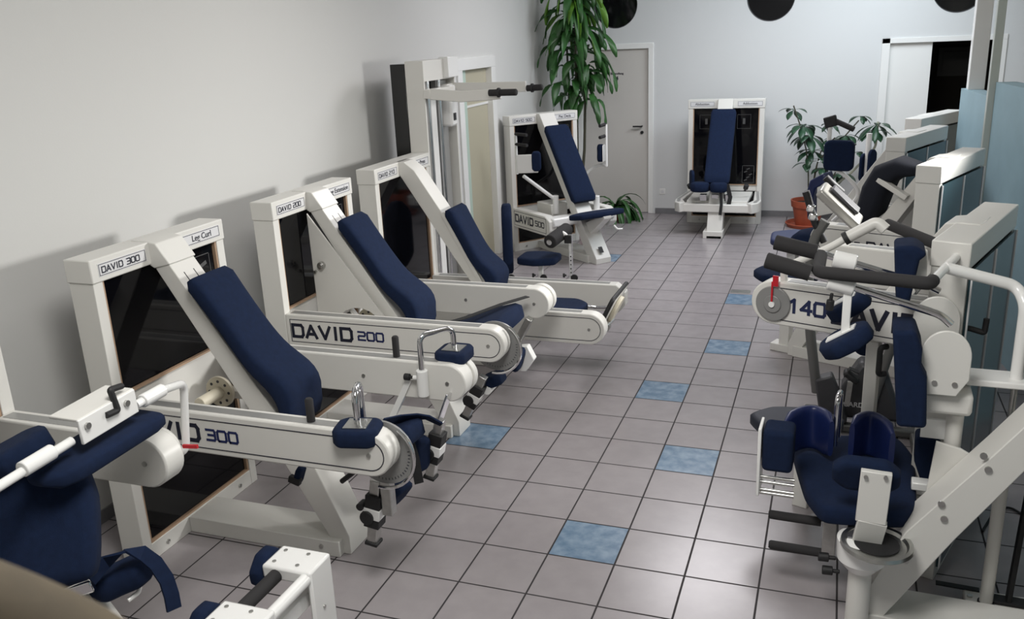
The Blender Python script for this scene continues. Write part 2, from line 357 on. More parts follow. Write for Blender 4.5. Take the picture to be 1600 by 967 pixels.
# ------------------------------------------------------------------ shared machine parts (local frame: u = out from tower, v = across, z up; tower front at u=0)
BEAM = [(.02, 1.43), (.10, 1.46), (.51, .86), (.778, .485), (.94, .10), (.94, 0), (.875, 0), (.605, .48)]
def tower(r, num, title, full=True, back=False, mid=.86, low=.65):
    g = G()
    for s in (-1, 1): g.box((-.14, s*.405, 0), (0, s*.462, 1.45))
    g.box((-.14, -.405, 0), (0, .405, .09)); g.box((-.14, -.405, low), (-.02, .405, mid+.025))
    g.to('tower_frame', WHITE, r, bev=.003)
    G().box((-.145, -.468, 1.45), (.006, .468, 1.56)).to('tower_cap', WHITE, r, bev=.006)
    g = G().box((-.03, -.385, mid+.045), (-.02, .385, 1.45)); g.box((-.03, -.385, .105), (-.02, .385, low-.02)); g.to('front_panel', GLASS, r)
    if not back: G().box((-.138, -.404, .09), (-.125, .404, 1.45)).to('rear_panel', GLASS, r)
    g = G()
    for zz in ((mid+.025, 1.45), (.09, low)):
        for s in (-1, 1): g.box((-.03, s*.393, zz[0]), (-.006, s*.405, zz[1]))
        g.box((-.03, -.393, zz[0]), (-.006, .393, zz[0]+.010))
    g.to('panel_edging', WOODEDGE, r)
    if back:
        G().box((-.152, -.44, .06), (-.141, .44, 1.44)).to('rear_panel', GLASSB, r)
        g = G()
        for vv in (-.445, 0., .445): g.box((-.158, vv-.005, .06), (-.1515, vv+.005, 1.44))
        g.to('rear_panel_strip', PLATE, r)
    g = G()
    for v in (-.30, .30): g.cyl((.0, v, .045), (.008, v, .045), .011)
    g.to('bolt', STEEL, r)
    if num or title:
        g = G(); frame_line(g, (-.0195, .20, 1.20), (-.0195, .35, 1.20), (-.0195, .35, 1.40), (-.0195, .20, 1.40), .004)
        for k in range(4): g.obox((-.0195, .25+.05*(k % 2), 1.245+.035*k), (.001, .05, .02), (1, 0, 0), (0, 1, .3))
        g.to('instruction_print', PRINT, r)
    if num:
        pl = G().box((.006, -.425, 1.475), (.008, -.125, 1.535)).to('name_plate', PLATE, r)
        g = G(); frame_line(g, (.008, -.42, 1.48), (.008, -.13, 1.48), (.008, -.13, 1.53), (.008, -.42, 1.53)); g.to('plate_border', INK, pl)
        lettering(num, (.0085, -.405, 1.491), (0, 1, 0), (0, 0, 1), .026, pl, asp=.85, gap=.28, st=.2)
    if title:
        pl = G().box((.006, .14, 1.475), (.008, .43, 1.535)).to('title_plate', PLATE, r)
        g = G(); frame_line(g, (.008, .145, 1.48), (.008, .425, 1.48), (.008, .425, 1.53), (.008, .145, 1.53)); g.to('plate_border', INK, pl)
        text(title, (.0085, .285, 1.505), (0, 1, 0), (0, 0, 1), .032, pl, bold=.0002)
def diagonal(r, poly=BEAM, base=True, hood=True, slots=True):
    G().prism(poly, 'uz', -.09, .09).to('inclined_beam', WHITE, r, bev=.004)
    if hood: G().prism([(-.10, 1.563), (-.02, 1.565), (.045, 1.555), (.115, 1.455), (.02, 1.43), (-.1, 1.5)], 'uz', -.097, .097).to('beam_hood', WHITE, r, bev=.005)
    if base: G().box((0, -.13, 0), (.90, .10, .085)).to('base_channel', WHITE, r, bev=.004)
    if slots:
        g = G()
        for v in (-.035, .035): g.obox((.155, v, 1.375), (.065, .006, .006), (.57, 0, -.82), (0, 1, 0))
        g.to('beam_slot', BLACK, r)
    G().cyl((.80, -.131, .05), (.80, -.137, .05), .011).to('bolt', STEEL, r)
def backrest(r, o=(.20, 1.36), L=.86, hw=.150, lumbar=1, n=22, d=(.57, -.82), m=None, name='backrest'):
    D = V((d[0], 0, d[1])).normalized(); N = V((-D.z, 0, D.x)); C_, Ns, HW, HT = [], [], [], []
    for i in range(n+1):
        t = i/n; e = 1.0
        end = min(t, 1-t)*L
        if end < .045: e = math.sqrt(max(.0, 1-((.045-end)/.045)**2))*.8+.2
        if end == 0: e = .25
        b = lumbar*.045*math.exp(-((t-.78)/.16)**2); bend = -lumbar*.05*max(0, t-.85)/.15
        th = .046+b*.35
        C_.append(V((o[0], 0, o[1]))+D*(t*L)+N*(.052+b*1.1+bend)); Ns.append(N); HW.append((hw-.012*math.sin(PI*min(1, t*1.6))*lumbar)*(.86+.14*e)); HT.append(th*(.35+.65*e))
    return G().loft(C_, Ns, HW, HT, e=4.5).to(name, m or NAVY, r, smooth=60)
def capsule(u0, z0, u1, z1, R, chamfer=False, n=14):
    """side outline of a beam: from u0 root to a round end centred u1"""
    P = [(u0, z0+R), (u0, z0-R)]
    for k in range(n+1):
        a = -PI/2+PI*k/n; P.append((u1+R*math.cos(a), z1+R*math.sin(a)))
    return P
def beam(r, v0, v1, u1, zc, R=.10, u0=-.0, outer=-1, word=None, bsize=.072, face=None):
    o = G().prism(capsule(u0, zc, u1, zc, R), 'uz', v0, v1).to('side_beam', WHITE, r, bev=.007)
    w = abs(v1-v0)
    G().box((u0+.02, min(v0, v1)+w*.25, zc+R), (u1-.06, max(v0, v1)-w*.25, zc+R+.0015)).to('beam_groove', GREYRAIL, o)
    f = v0 if v0 < v1 else v1
    g = G().cyl((u1, f-.006, zc), (u1, f, zc), .010)
    if not word: g.cyl((u1*.64, f-.006, zc), (u1*.64, f, zc), .010)
    g.to('bolt', STEEL, o)
    if word:
        R2 = R-.030; P = capsule(u0+.03, zc, u1, zc, R2)
        g = G(); pts = [V((a, f-.001, b)) for a, b in P]
        for i in range(len(pts)):
            p, q = pts[i], pts[(i+1) % len(pts)]; e = q-p
            if e.length > 1e-5: g.obox((p+q)/2, (e.length+.002, .004, .0015), e, V((0, 1, 0)).cross(e))
        g.to('panel_outline', INK, o)
        big, small = word
        if big: lettering(big, (u0+.045, f-.0005, zc-.037), (1, 0, 0), (0, 0, 1), .074, o, asp=.95, st=.26, gap=.31)
        if small: lettering(small, (u0+.495, f-.0005, zc-.026), (1, 0, 0), (0, 0, 1), .050, o, asp=.9, st=.23, m=mat('navy ink', (.012, .02, .09), .4), gap=.3)
    return o
def hub(r, u, v, z):
    h = G().cyl((u, v, z), (u, v+.02, z), .085, seg=28).cyl((u, v-.16, z), (u, v, z), .032).to('cam_hub', CREAM, r, bev=.003)
    g = G()
    for k in range(8): g.cyl((u+.06*math.cos(k*PI/4), v-.002, z+.06*math.sin(k*PI/4)), (u+.06*math.cos(k*PI/4), v+.001, z+.06*math.sin(k*PI/4)), .008, seg=10)
    g.to('hub_hole', DGREY, h)
    return h
def knob(parent, c, d, r=.016, L=.05):
    c = V(c); d = V(d).normalized()
    return G().cyl(c, c+d*L*.5, r*.45).cyl(c+d*L*.4, c+d*L, r).to('knob', BLACK, parent, bev=.003)
def grip(parent, a, b, r=.017, m=None):
    a = V(a); b = V(b); d = (b-a).normalized()
    o = G().tube([a, a+d*.004, b-d*.008, b], [r*.9, r, r, r*.7]).to('hand_grip', m or FOAM, parent)
    return o
def dial(r, u, v, z, R=.135):
    z -= .028; u += .006; R -= .006
    o = G().cyl((u, v, z), (u, v+.012, z), R, seg=40).cyl((u, v-.002, z), (u, v, z), R*.55, seg=32).to('angle_dial', DIAL, r, bev=.002)
    g = G()
    for k in range(25):
        a = PI*1.05+k*PI*1.0/24; c, s = math.cos(a), math.sin(a); g.obox((u+c*R*.84, v-.001, z+s*R*.84), (.010, .0015, .002), (c, 0, s), (0, 1, 0))
    g.to('dial_scale', INK, o)
    P = [(u+R*1.06*math.cos(a), v-.02, z+R*1.06*math.sin(a)) for a in [PI*.30-k*PI*.85/14 for k in range(15)]]
    G().tube(P, .008, 8).to('guide_bar', CHROME, o)
    return o
def lever(r, top, bot, w=.060, blue=True, sgn=1):
    """chrome square arm with black clamps, white block, knob"""
    a = V(top); b = V(bot); d = (b-a).normalized(); L = (b-a).length
    def seg(t0, t1, s, m, nm, par):
        return G().obox(a+d*(t0+t1)/2*L, (abs(t1-t0)*L, s, s), d, (0, 1, 0)).to(nm, m, par, bev=.004)
    o = seg(0, 1, w*.8, STEEL, 'lever_arm', r)
    seg(.22, .42, w*1.25, BLACK, 'clamp', o); seg(.42, .58, w*1.35, BRIGHT, 'clamp_block', o); seg(.58, .72, w*1.25, BLACK, 'clamp', o); seg(.965, 1.02, w*1.05, BLACK, 'end_cap', o)
    c = a+d*.55*L
    G().cyl(c+V((-.02, -.05, 0)), c+V((-.02, -.02, 0)), .034, seg=18).to('clamp_knob', BLACK, o, bev=.004)
    G().cyl(c+V((-.05, -.045, .05)), c+V((-.05, 0, .05)), .018).to('clamp_knob', BLACK, o)
    return o

def cushion(parent, c, size, xd=(1, 0, 0), yd=(0, 1, 0), rnd=.02, corner=.25, m=None, name='cushion'):
    a, b = size[0]/2, size[1]/2; k = min(a, b)*corner*2
    P = [(-a+k, -b), (a-k, -b), (a, -b+k), (a, b-k), (a-k, b), (-a+k, b), (-a, b-k), (-a, -b+k)]
    return G().slab(P, 2, size[2], rnd, c, xd, yd).to(name, m or NAVY, parent, smooth=50)

# ------------------------------------------------------------------ leg curl machine (front of the left row)
F3 = (-1.88, -.515, 0)
r = thing('leg_curl_machine', 'white leg curl machine numbered 300 with long navy backrest, along the left wall', 'exercise machine', (F3[0], F3[1], 0))
tower(r, 'DAVID 300', 'Leg Curl'); diagonal(r); backrest(r)
nb = beam(r, -.46, -.36, 1.32, .775, word=('DAVID', '300')); fb = beam(r, .36, .46, 1.32, .775)
hub(r, .10, .13, .70)
G().box((.02, .16, .66), (.26, .22, .70)).cyl((.06, -.05, .70), (.06, -.3, .66), .014).to('drive_shaft', WHITE, r)
G().obox((.50, 0, .74), (.11, .16, .12), (.57, 0, -.82), (0, 1, 0)).to('backrest_bracket', BRIGHT, r, bev=.004)
dial(r, 1.32, -.352, .765, .155)
def up_grip(px0, px1, v, fr, r):
    a = at(*px0, fr, v=v); b = at(*px1, fr, v=v); b.x = a.x
    g = grip(r, b, a, .0185); G().cyl(b-V((0, 0, .012)), b, .028).to('grip_collar', BRIGHT, r)
up_grip((482, 622), (484, 660), -.41, F3, r); up_grip((617, 525), (618, 561), .41, F3, r)
def rim_disc(r, v, u=1.32, z=.775, R=.10): G().cyl((u+.006, v, z), (u+.006, v+.045, z), R*.98, seg=36).cyl((u+.004, v-.012, z), (u+.004, v, z), R*.9, seg=36).to('belt_pulley', WHITE, r, bev=.004)
rim_disc(r, .475)
# pads on chrome loops
def loop_pad(r, fr, clamp, cv, padc, pv, top, size=(.17, .20, .065), knobdir=(-1, 0, 0), a=0, tubeclamp=True):
    c = at(*clamp, fr, v=cv); p = at(*padc, fr, v=pv); zt = at(*top, fr, v=(cv+pv)/2).z
    yd = V((-math.sin(a), math.cos(a), 0)); xd = V((math.cos(a), math.sin(a), 0))
    k = cushion(r, p, size, xd, yd, .018, .2, name='thigh_pad')
    G().obox(p+V((0, 0, size[2]/2+.002)), (.10, .10, .004), xd, yd).to('pad_plate', STEEL, k)
    q = p+V((0, 0, size[2]/2))
    t = G().tube([q, V((q.x, q.y, zt)), V((c.x, c.y, zt+.005)), V((c.x, c.y, c.z-.02))], .0145, 12, fil=.05).to('pad_loop', CHROME, r)
    if tubeclamp:
        w = G().cyl(c-V((0, 0, .14)), c+V((0, 0, .0)), .030, seg=20).to('loop_clamp', BRIGHT, r, bev=.004)
        G().cyl(c+V((0, 0, -.045)), c+V((-.05, 0, -.045)), .012).to('clamp_stud', BRIGHT, w); knob(w, c+V((-.05, 0, -.045)), knobdir, .018, .05)
loop_pad(r, F3, (659, 578), .33, (710, 553), .50, (690, 519))
loop_pad(r, F3, (568, 664), -.31, (560, 676), -.42, (562, 606), size=(.20, .17, .08), a=.2)
a = at(589, 748, F3, v=-.30); b = at(584, 846, F3, v=-.30); lever(r, a, b)
G().obox(at(600, 770, F3, v=-.30)+V((.02, 0, 0)), (.05, .05, .20), (1, 0, 0), (0, 1, 0)).to('lever_plate', STEEL, r, bev=.004)
a = at(688, 655, F3, v=.30); b = at(673, 744, F3, v=.30); lever(r, a, b)
t = at(700, 620, F3, v=.33); G().obox((a+t)/2, ((t-a).length+.04, .075, .012), t-a, (0, 1, 0)).to('lever_link', CHROME, r, bev=.004)
a = at(618, 772, F3, v=-.20); cushion(r, a, (.15, .16, .06), (.6, 0, .8), (.2, 1, 0), .02, name='ankle_pad')
a = at(656, 708, F3, v=.22); cushion(r, a, (.19, .10, .07), (.1, 0, 1), (.5, 1, 0), .025, name='ankle_pad')
P = [at(*p, F3, v=v) for p, v in (((640, 690), .0), ((648, 716), .0), ((655, 755), .02))]
G().ribbon(P, .045, .004, (.8, .6, 0)).to('strap', BLACK, r)
P = [at(*p, F3, v=v) for p, v in (((596, 662), -.15), ((622, 655), -.02), ((648, 651), .05), ((668, 652), .1), ((690, 663), .12))]
G().ribbon(P, .06, .008, (.2, -.7, .7)).to('strap', NAVY, r)
a = at(632, 676, F3, v=.0); cushion(r, a, (.14, .20, .10), (1, 0, .2), (.1, 1, 0), .04, name='knee_roll')
P = [at(*p, F3, v=v) for p, v in (((632, 668), -.02), ((634, 700), -.02), ((640, 700), 0))]
G().ribbon(P, .04, .004, (1, .5, 0)).to('strap', BLACK, r)
a = at(468, 742, F3, v=-.30); cushion(r, a, (.10, .06, .03), (.4, 0, 1), (0, 1, 0), .01, name='belt_end')
G().obox(at(461, 750, F3, v=-.32), (.06, .03, .035), (1, 0, -.3), (0, 1, 0)).to('belt_buckle', BLACK, r, bev=.006)
a = at(534, 752, F3, v=-.28); b = at(556, 735, F3, v=-.28); G().tube([a, b], .012).to('release_lever', BLACK, r)
a = at(600, 625, F3, v=.26); b = at(628, 640, F3, v=.30)
a = at(637, 600, F3, v=.36); b = at(612, 655, F3, v=.36); G().obox((a+b)/2, ((a-b).length+.08, .03, .03), a-b, (0, 1, 0)).to('beam_stay', BRIGHT, r)

# ------------------------------------------------------------------ leg extension machine
F2 = (-1.88, .875, 0)
r = thing('leg_extension_machine', 'white leg extension machine numbered 200 with a triangular side cover, second along the left wall', 'exercise machine', (F2[0], F2[1], 0))
tower(r, 'DAVID 200', 'Leg Extension'); diagonal(r); backrest(r)
beam(r, -.46, -.36, 1.32, .775, word=('DAVID', '200')); beam(r, .36, .46, 1.32, .775)
rim_disc(r, .475)
# triangular cover plate with an arched cut-out
P = [(.015, 1.43), (.56, .70), (.52, .68)]
for k in range(9):
    a = PI*.06+PI*.80*k/8; P.append((.315+.195*math.cos(a), .62+.195*math.sin(a)*1.1))
P += [(.10, .70), (.02, .72)]
G().prism(P, 'uz', -.13, -.118).to('side_cover', WHITE, r, bev=.002)
p = at(504, 414, F2, v=-.13); G().cyl(p, p+V((0, -.03, 0)), .024).cyl(p+V((0, -.028, 0)), p+V((0, -.034, 0)), .016).to('lock_knob', STEEL, r, bev=.003)
p = at(494, 424, F2, v=-.13); G().cyl(p, p+V((0, -.02, 0)), .010).to('bolt', STEEL, r)
hub(r, .30, .02, .70)
G().obox((.30, -.08, .72), (.22, .03, .02), (.6, 0, -.8), (0, 1, 0)).to('drive_shaft', WHITE, r)
dial(r, 1.32, -.352, .765, .155)
a = at(756, 588, F2, v=-.29); b = at(728, 650, F2, v=-.29)
lever(r, a, b); k = at(760, 610, F2, v=-.26); G().cyl(k, k+V((0, .14, 0)), .03).to('clamp_tube', BRIGHT, r, bev=.004)
cushion(r, at(772, 592, F2, v=-.18), (.13, .16, .07), (1, 0, .3), (0, 1, 0), .025, name='ankle_pad')
a = at(722, 470, F2, v=.30); a = at(726, 500, F2, v=.30); b = at(712, 530, F2, v=.30)
p0 = at(824, 505, F2, v=.33); p1 = at(803, 545, F2, v=.33); G().obox((p0+p1)/2, ((p1-p0).length+.08, .06, .045), p1-p0, (0, 1, 0)).to('lever_arm', STEEL, r, bev=.005)
G().obox(p1+V((.0, 0, -.01)), (.09, .07, .09), p1-p0, (0, 1, 0)).to('clamp', BLACK, r, bev=.006)
p = at(806, 560, F2, v=.20); cushion(r, p, (.16, .14, .09), (.3, 0, 1), (0, 1, 0), .03, name='ankle_pad')
p = at(822, 556, F2, v=.30); G().prism([(p.x-.05, p.z-.09), (p.x+.015, p.z-.085), (p.x+.075, p.z), (p.x+.03, p.z+.09), (p.x-.03, p.z+.08)], 'uz', .24, .30).to('pad_bracket', BRIGHT, r, bev=.006)
p = at(798, 517, F2, v=-.32); G().cyl(p, p+V((-.10, 0, .0)), .010).to('release_lever', BLACK, r)
# seat wedge between the beams
G().loft([(.90, .0, .70), (.94, 0, .71), (1.10, 0, .75), (1.26, 0, .785), (1.30, 0, .785), (1.32, 0, .77)], [(-.2, 0, 1)]*6, [.16, .20, .22, .22, .2, .16], [.02, .03, .04, .05, .045, .02], e=5).to('seat', NAVY, r, smooth=60)
P = [(.92, -.26, .80), (1.05, -.1, .815), (1.2, .1, .845), (1.32, .24, .86)]; G().ribbon(P, .05, .005, (.8, -.5, .1)).to('strap', BLACK, r)

# ------------------------------------------------------------------ leg press
F1 = (-1.88, 2.14, 0)
r = thing('leg_press_machine', 'white leg press numbered 210 with tilted foot plate beside the tall pulley tower', 'exercise machine', (F1[0], F1[1], 0))
tower(r, 'DAVID 210', 'Leg Press', mid=.50, low=.40)
LP = [(-.02, 1.56), (.05, 1.56), (.13, 1.50), (.42, 1.06), (.80, .45), (.86, .30), (.70, .30), (.68, .45), (.40, .86), (.03, 1.43), (-.02, 1.5)]
diagonal(r, LP, hood=False, slots=False)
g = G().obox((.52, .0, .86), (.74, .02, .03), (.47, 0, -.88), (0, 1, 0)).obox((.52, -.10, .86), (.74, .02, .03), (.47, 0, -.88), (0, 1, 0)); g.to('backrest_rail', WHITE, r)
backrest(r, (.35, 1.19), .76, .15, d=(.46, -.885))
beam(r, -.46, -.36, 1.56, .47, .112, word=('', ''))
o = G().prism([(0, .34), (1.58, .34), (1.63, .40), (1.63, .50), (1.56, .56), (0, .56)], 'uz', .36, .46).to('side_beam', WHITE, r, bev=.007)
G().box((.05, .385, .5605), (1.5, .435, .562)).to('beam_groove', GREYRAIL, o)
G().box((.30, -.34, .56), (.74, -.02, .62)).to('cover_box', WHITE, r, bev=.005)
cushion(r, (1.14, -.12, .50), (.62, .34, .07), (1, 0, .02), (0, 1, 0), .025, .3, name='seat')
# foot plate
A = at(925, 532, F1, v=-.30); B = at(957, 469, F1, v=-.30); C2 = at(986, 439, F1, v=.10)
up = (B-A); n = up.normalized(); g = G(); q = V((0, .46, 0))
g.tube([A, B, B+q, A+q], .016, 10, fil=.03, closed=True); pf = g.to('foot_plate_frame', BLACK, r)
G().obox((A+B)/2+q/2+V((.012, 0, 0)), (up.length*.94, .42, .012), n, (0, 1, 0)).to('foot_plate', WHITE, pf, bev=.003)
c = (A+B)/2+q/2+V((.03, 0, .02)); nn = n.cross(V((0, 1, 0))); nn = nn if nn.x > 0 else -nn
G().cyl(c, c+nn*.03, .11, seg=28).to('hinge_disc', CREAM, pf, bev=.004)
for v in (-.2, .2): G().tube([(1.36, v*.6, .45), (1.44, v, .42), A*.6+B*.4+V((.03, .23+v, 0))], .014).to('push_arm', CHROME, r)
p = at(946, 512, F1, v=-.28); G().tube([at(928, 528, F1, v=-.30), p, at(958, 500, F1, v=-.1)], .013, fil=.02).to('hinge_bar', CHROME, r); G().cyl(p, p+V((0, .05, 0)), .03).to('hinge_block', STEEL, r)

# ------------------------------------------------------------------ pull-down tower
r = thing('lat_pulldown_tower', 'tall white cable tower with two curved pull arms beside the beige door', 'exercise machine', (-1.88, 2.92, 0))
g = G()
for s, w in ((-1, .02), (1, .02)): g.box((-.16, s*.30-w/2, 0), (0, s*.30+w/2, 2.27))
g.to('side_panel', WHITE, r, bev=.003)
G().box((-.16, -.29, 2.11), (-.005, .29, 2.27)).to('header_panel', WHITE, r, bev=.003)
G().box((-.05, .10, 2.12), (.035, .31, 2.285)).to('pulley_cover', BRIGHT, r, bev=.004)
G().box((-.16, -.29, .05), (-.145, .29, 2.11)).to('rear_panel', GREYRAIL, r)
G().box((-.29, -.31, .05), (-.162, .29, 2.25)).to('weight_housing', mat('black gloss panel', (.006, .006, .006), .15), r, bev=.004)
g = G()
for v in (-.20, .02): g.cyl((-.03, v, .05), (-.03, v, 2.12), .022)
g.to('guide_rod', CHROME, r)
G().box((-.07, -.14, .05), (-.03, -.04, 1.98)).to('centre_column', BRIGHT, r, bev=.004)
G().box((-.12, .07, .05), (-.06, .25, 2.10)).to('column_cover', GREYRAIL, r, bev=.004)
c = at(704, 165, (-1.88, 2.92, 0), u=.02); ca = G().box((-.05, c.y-.05, c.z-.17), (.05, c.y+.07, c.z+.17)).to('carriage', BRIGHT, r, bev=.02)
G().box((.05, c.y-.02, c.z+.05), (.055, c.y+.03, c.z+.10)).box((.05, c.y-.02, c.z-.12), (.055, c.y+.03, c.z-.06)).to('carriage_slot', BLACK, ca)
LF = (-1.88, 2.92, 0)
for pts, v, gp in (([(672, 147), (720, 151), (765, 148), (782, 146)], -.30, ((764, 145), (808, 144))), ([(700, 137), (750, 137), (822, 135)], .25, ((823, 138), (848, 136)))):
    P = [at(*p, LF, v=v) for p in pts]
    a_ = G().ribbon(P, .085, .03, (0, .05, 1)).to('pull_arm', WHITE, r, bev=.006)
    a, b = at(*gp[0], LF, v=v-.05), at(*gp[1], LF, v=v-.05); grip(a_, a, b, .026); m_ = a*.65+b*.35; G().cyl(m_-V((.008, 0, 0)), m_+V((.008, 0, 0)), .036).to('grip_ring', BLACK, a_)
    k = c.copy(); G().obox((P[0]+V((.0, c.y, P[0].z)))/2, (.06, abs(P[0].y-c.y)+.04, .07), (1, 0, 0), (0, 1, 0)).to('arm_mount', WHITE, a_, bev=.004)
# seat of the pull-down
SF = (0, 0, 0)
r = thing('pulldown_seat', 'low navy seat with upright back pad and black foam knee roll on white posts', 'exercise seat', (-1.35, 3.0, 0))
SF = (-1.35, 3.0, 0); sv = 0.0
G().box((-.50, -.03, .0), (.60, .03, .06)).box((-.50, -.25, 0), (-.44, .25, .05)).box((.54, -.25, 0), (.60, .25, .05)).to('base_frame', WHITE, r, bev=.006)
for px_, top, nm in ((795, 425, 'a'), (845, 414, 'b'), (893, 434, 'c')):
    t = at(px_, top, SF, v=0); G().box((t.x-.018, -.018, .06), (t.x+.018, .018, t.z)).to('post', BRIGHT, r, bev=.003)
    k = at(px_+5, 433, SF, v=-.02); knob(r, k, (.15, -1, 0), .030, .03); knob(r, at(px_-8, 430, SF, v=-.02), (-1, -.4, 0), .018, .03)
p = at(793, 373, SF, v=0); a = at(792, 320, SF, v=0); b = at(796, 428, SF, v=0)
cushion(r, p, (a.z-b.z, .30, .085), (0, 0, 1), (-.35, 1, 0), .035, .35, name='back_pad')
p = at(843, 404, SF, v=0); G().slab([(-.17, -.13), (.0, -.17), (.17, -.10), (.17, .12), (0, .17), (-.17, .13)], 2, .065, .03, p, (1, 0, 0), (0, 1, 0)).to('seat', NAVY, r, smooth=50)
a = at(893, 437, SF, v=0); b = at(888, 375, SF, v=0); G().box((a.x-.014, -.014, a.z), (a.x+.014, .014, b.z+.05)).to('adjusting_tube', CHROME, r, bev=.002)
g = G()
for k in range(6): z = a.z+.03+k*.035; g.cyl((a.x+.002, -.0145, z), (a.x+.002, -.0155, z), .006, seg=10)
g.to('adjusting_holes', BLACK, r)
c0 = at(859, 378, SF, v=-.14); c1 = at(886, 358, SF, v=.16); q = G().cyl(c0, c1, .058, seg=24).to('knee_roll', FOAM, r, bev=.008)
d = (c1-c0).normalized(); G().cyl(c0-d*.012, c0, .024).to('axle_end', CHROME, q); m_ = (c0+c1)/2
G().tube([m_+V((.02, 0, .03)), b+V((-.02, 0, .04)), b], .02, fil=.03).to('roll_bracket', BRIGHT, r)
G().obox(b+V((0, 0, .01)), (.06, .05, .07), (1, 0, 0), (0, 1, 0)).to('clamp', BLACK, r, bev=.006)

# ------------------------------------------------------------------ pec deck
F5 = (-1.972, 5.945, -39.4)
r = thing('pec_deck_machine', 'white pec deck numbered 500 standing slantwise in the corner below the hanging plant', 'exercise machine', (F5[0], F5[1], 0), F5[2])
tower(r, 'DAVID 500', 'Pec Deck', mid=.50, low=.40)
P5 = [(-.02, 1.56), (.05, 1.56), (.10, 1.50), (.50, .86), (.80, .50), (1.16, .10), (1.16, 0), (1.02, 0), (.66, .42), (.02, 1.43)]
G().prism([(-.02, 1.565), (.06, 1.565), (.12, 1.48), (.80, .50), (1.12, .06), (1.12, 0), (.99, 0), (.62, .55), (.02, 1.40)], 'uz', -.10, .10).to('inclined_beam', WHITE, r, bev=.005)
G().box((0, -.13, 0), (1.0, .13, .085)).to('base_channel', WHITE, r, bev=.004)
p = at(930, 392, F5, u=1.06); G().obox((1.085, -.01, .15), (.004, .05, .07), (1, 0, .7), (0, 1, 0)).to('beam_socket', BLACK, r)
backrest(r, (.19, 1.40), .96, .155, lumbar=.0)
o = G().prism([(0, .30), (0, .52), (.66, .52), (.76, .47), (.76, .36), (.70, .30)], 'uz', -.46, -.36).to('side_beam', WHITE, r, bev=.01)
lettering('DAVID', (.045, -.4605, .375), (1, 0, 0), (0, 0, 1), .078, o, asp=.85, st=.25, gap=.26); lettering('500', (.47, -.4605, .385), (1, 0, 0), (0, 0, 1), .055, o, asp=.9, st=.2, gap=.28)
g = G(); frame_line(g, (.02, -.4605, .33), (.69, -.4605, .33), (.69, -.4605, .49), (.02, -.4605, .49), .005); g.to('panel_outline', INK, o)
o = G().prism([(0, .30), (0, .52), (.66, .52), (.76, .47), (.76, .36), (.70, .30)], 'uz', .36, .46).to('side_beam', WHITE, r, bev=.01)
G().box((.62, -.42, .40), (.78, .42, .50)).to('cross_beam', BRIGHT, r, bev=.02)
G().box((.20, -.26, .44), (.50, -.04, .60)).to('cam_housing', WHITE, r, bev=.01)
G().slab([(-.16, -.34), (.02, -.30), (.10, 0), (.02, .30), (-.16, .34), (-.30, .12), (-.30, -.12)], 2, .06, .025, (1.10, 0, .545), (1, 0, .15), (0, 1, 0)).to('seat', NAVY, r, smooth=50)
G().prism([(.80, .40), (1.06, .50), (1.20, .54), (1.2, .51), (.9, .28)], 'uz', -.05, .05).to('seat_bracket', WHITE, r, bev=.004)
p = at(965, 358, F5, u=1.25); G().tube([p+V((-.06, 0, .03)), p, p+V((.02, .05, .0))], .010, fil=.01).to('seat_lever', BRIGHT, r)
# left arm: upright tube, plate, pad, slanting arm
LA = -.58
pl0 = at(806, 208, F5, v=LA); q0 = at(808, 272, F5, v=LA)
a = at(818, 275, F5, v=LA); b = at(868, 312, F5, v=-.20); c = at(880, 342, F5, v=-.18)
G().tube([V((q0.x, LA, pl0.z)), V((q0.x, LA, q0.z)), ], .016).to('arm_upright', BRIGHT, r)
G().tube([a, b], .020).to('swing_arm', BRIGHT, r); G().cyl(b+V((0, 0, .05)), b-V((0, 0, .16)), .035).to('arm_pivot', BRIGHT, r, bev=.006)
p = at(824, 256, F5, v=LA-.01); G().obox(p, (.23, .20, .012), (.54, .84, 0), (0, 0, 1)).to('arm_plate', WHITE, r, bev=.01)
p = at(838, 252, F5, v=LA-.03); cushion(r, p, (.21, .10, .05), (0, 0, 1), (.54, .84, 0), .02, name='elbow_pad')
g = G(); p = at(805, 200, F5, v=LA)
G().cyl(V((q0.x, LA, pl0.z-.01)), V((q0.x+.20, LA+.02, pl0.z-.01)), .017).to('hand_grip', FOAM, r)
G().cyl(V((q0.x, LA, pl0.z-.12)), V((q0.x+.20, LA+.02, pl0.z-.12)), .017).to('hand_grip', FOAM, r)
# right arm
RA = .46
a = at(909, 281, F5, v=.30); b = at(923, 263, F5, v=.4); c = at(940, 257, F5, v=RA); t = at(947, 194, F5, v=RA); k = at(949, 248, F5, v=RA)
G().tube([V((.66, .25, .60)), a, b, c, V((t.x, RA, c.z))], .018, fil=.08).to('swing_arm', BRIGHT, r)
G().tube([V((t.x, RA, t.z)), V((t.x, RA, c.z-.01))], .014).to('arm_upright', BRIGHT, r); G().cyl((.66, .25, .66), (.66, .25, .46), .035).to('arm_pivot', BRIGHT, r, bev=.006)
for py in (194, 212):
    e = at(937, py+3, F5, v=RA-.10); f = at(946, py, F5, v=RA); G().tube([e, f], .019).to('hand_grip', FOAM, r)
p = at(942, 239, F5, v=RA); cushion(r, p+V((-.02, -.02, 0)), (.20, .10, .06), (0, 0, 1), (.6, -.8, 0), .02, name='elbow_pad')
G().obox(p+V((.02, 0, 0)), (.19, .09, .012), (0, 0, 1), (.6, -.8, 0)).to('arm_plate', BRIGHT, r, bev=.01)

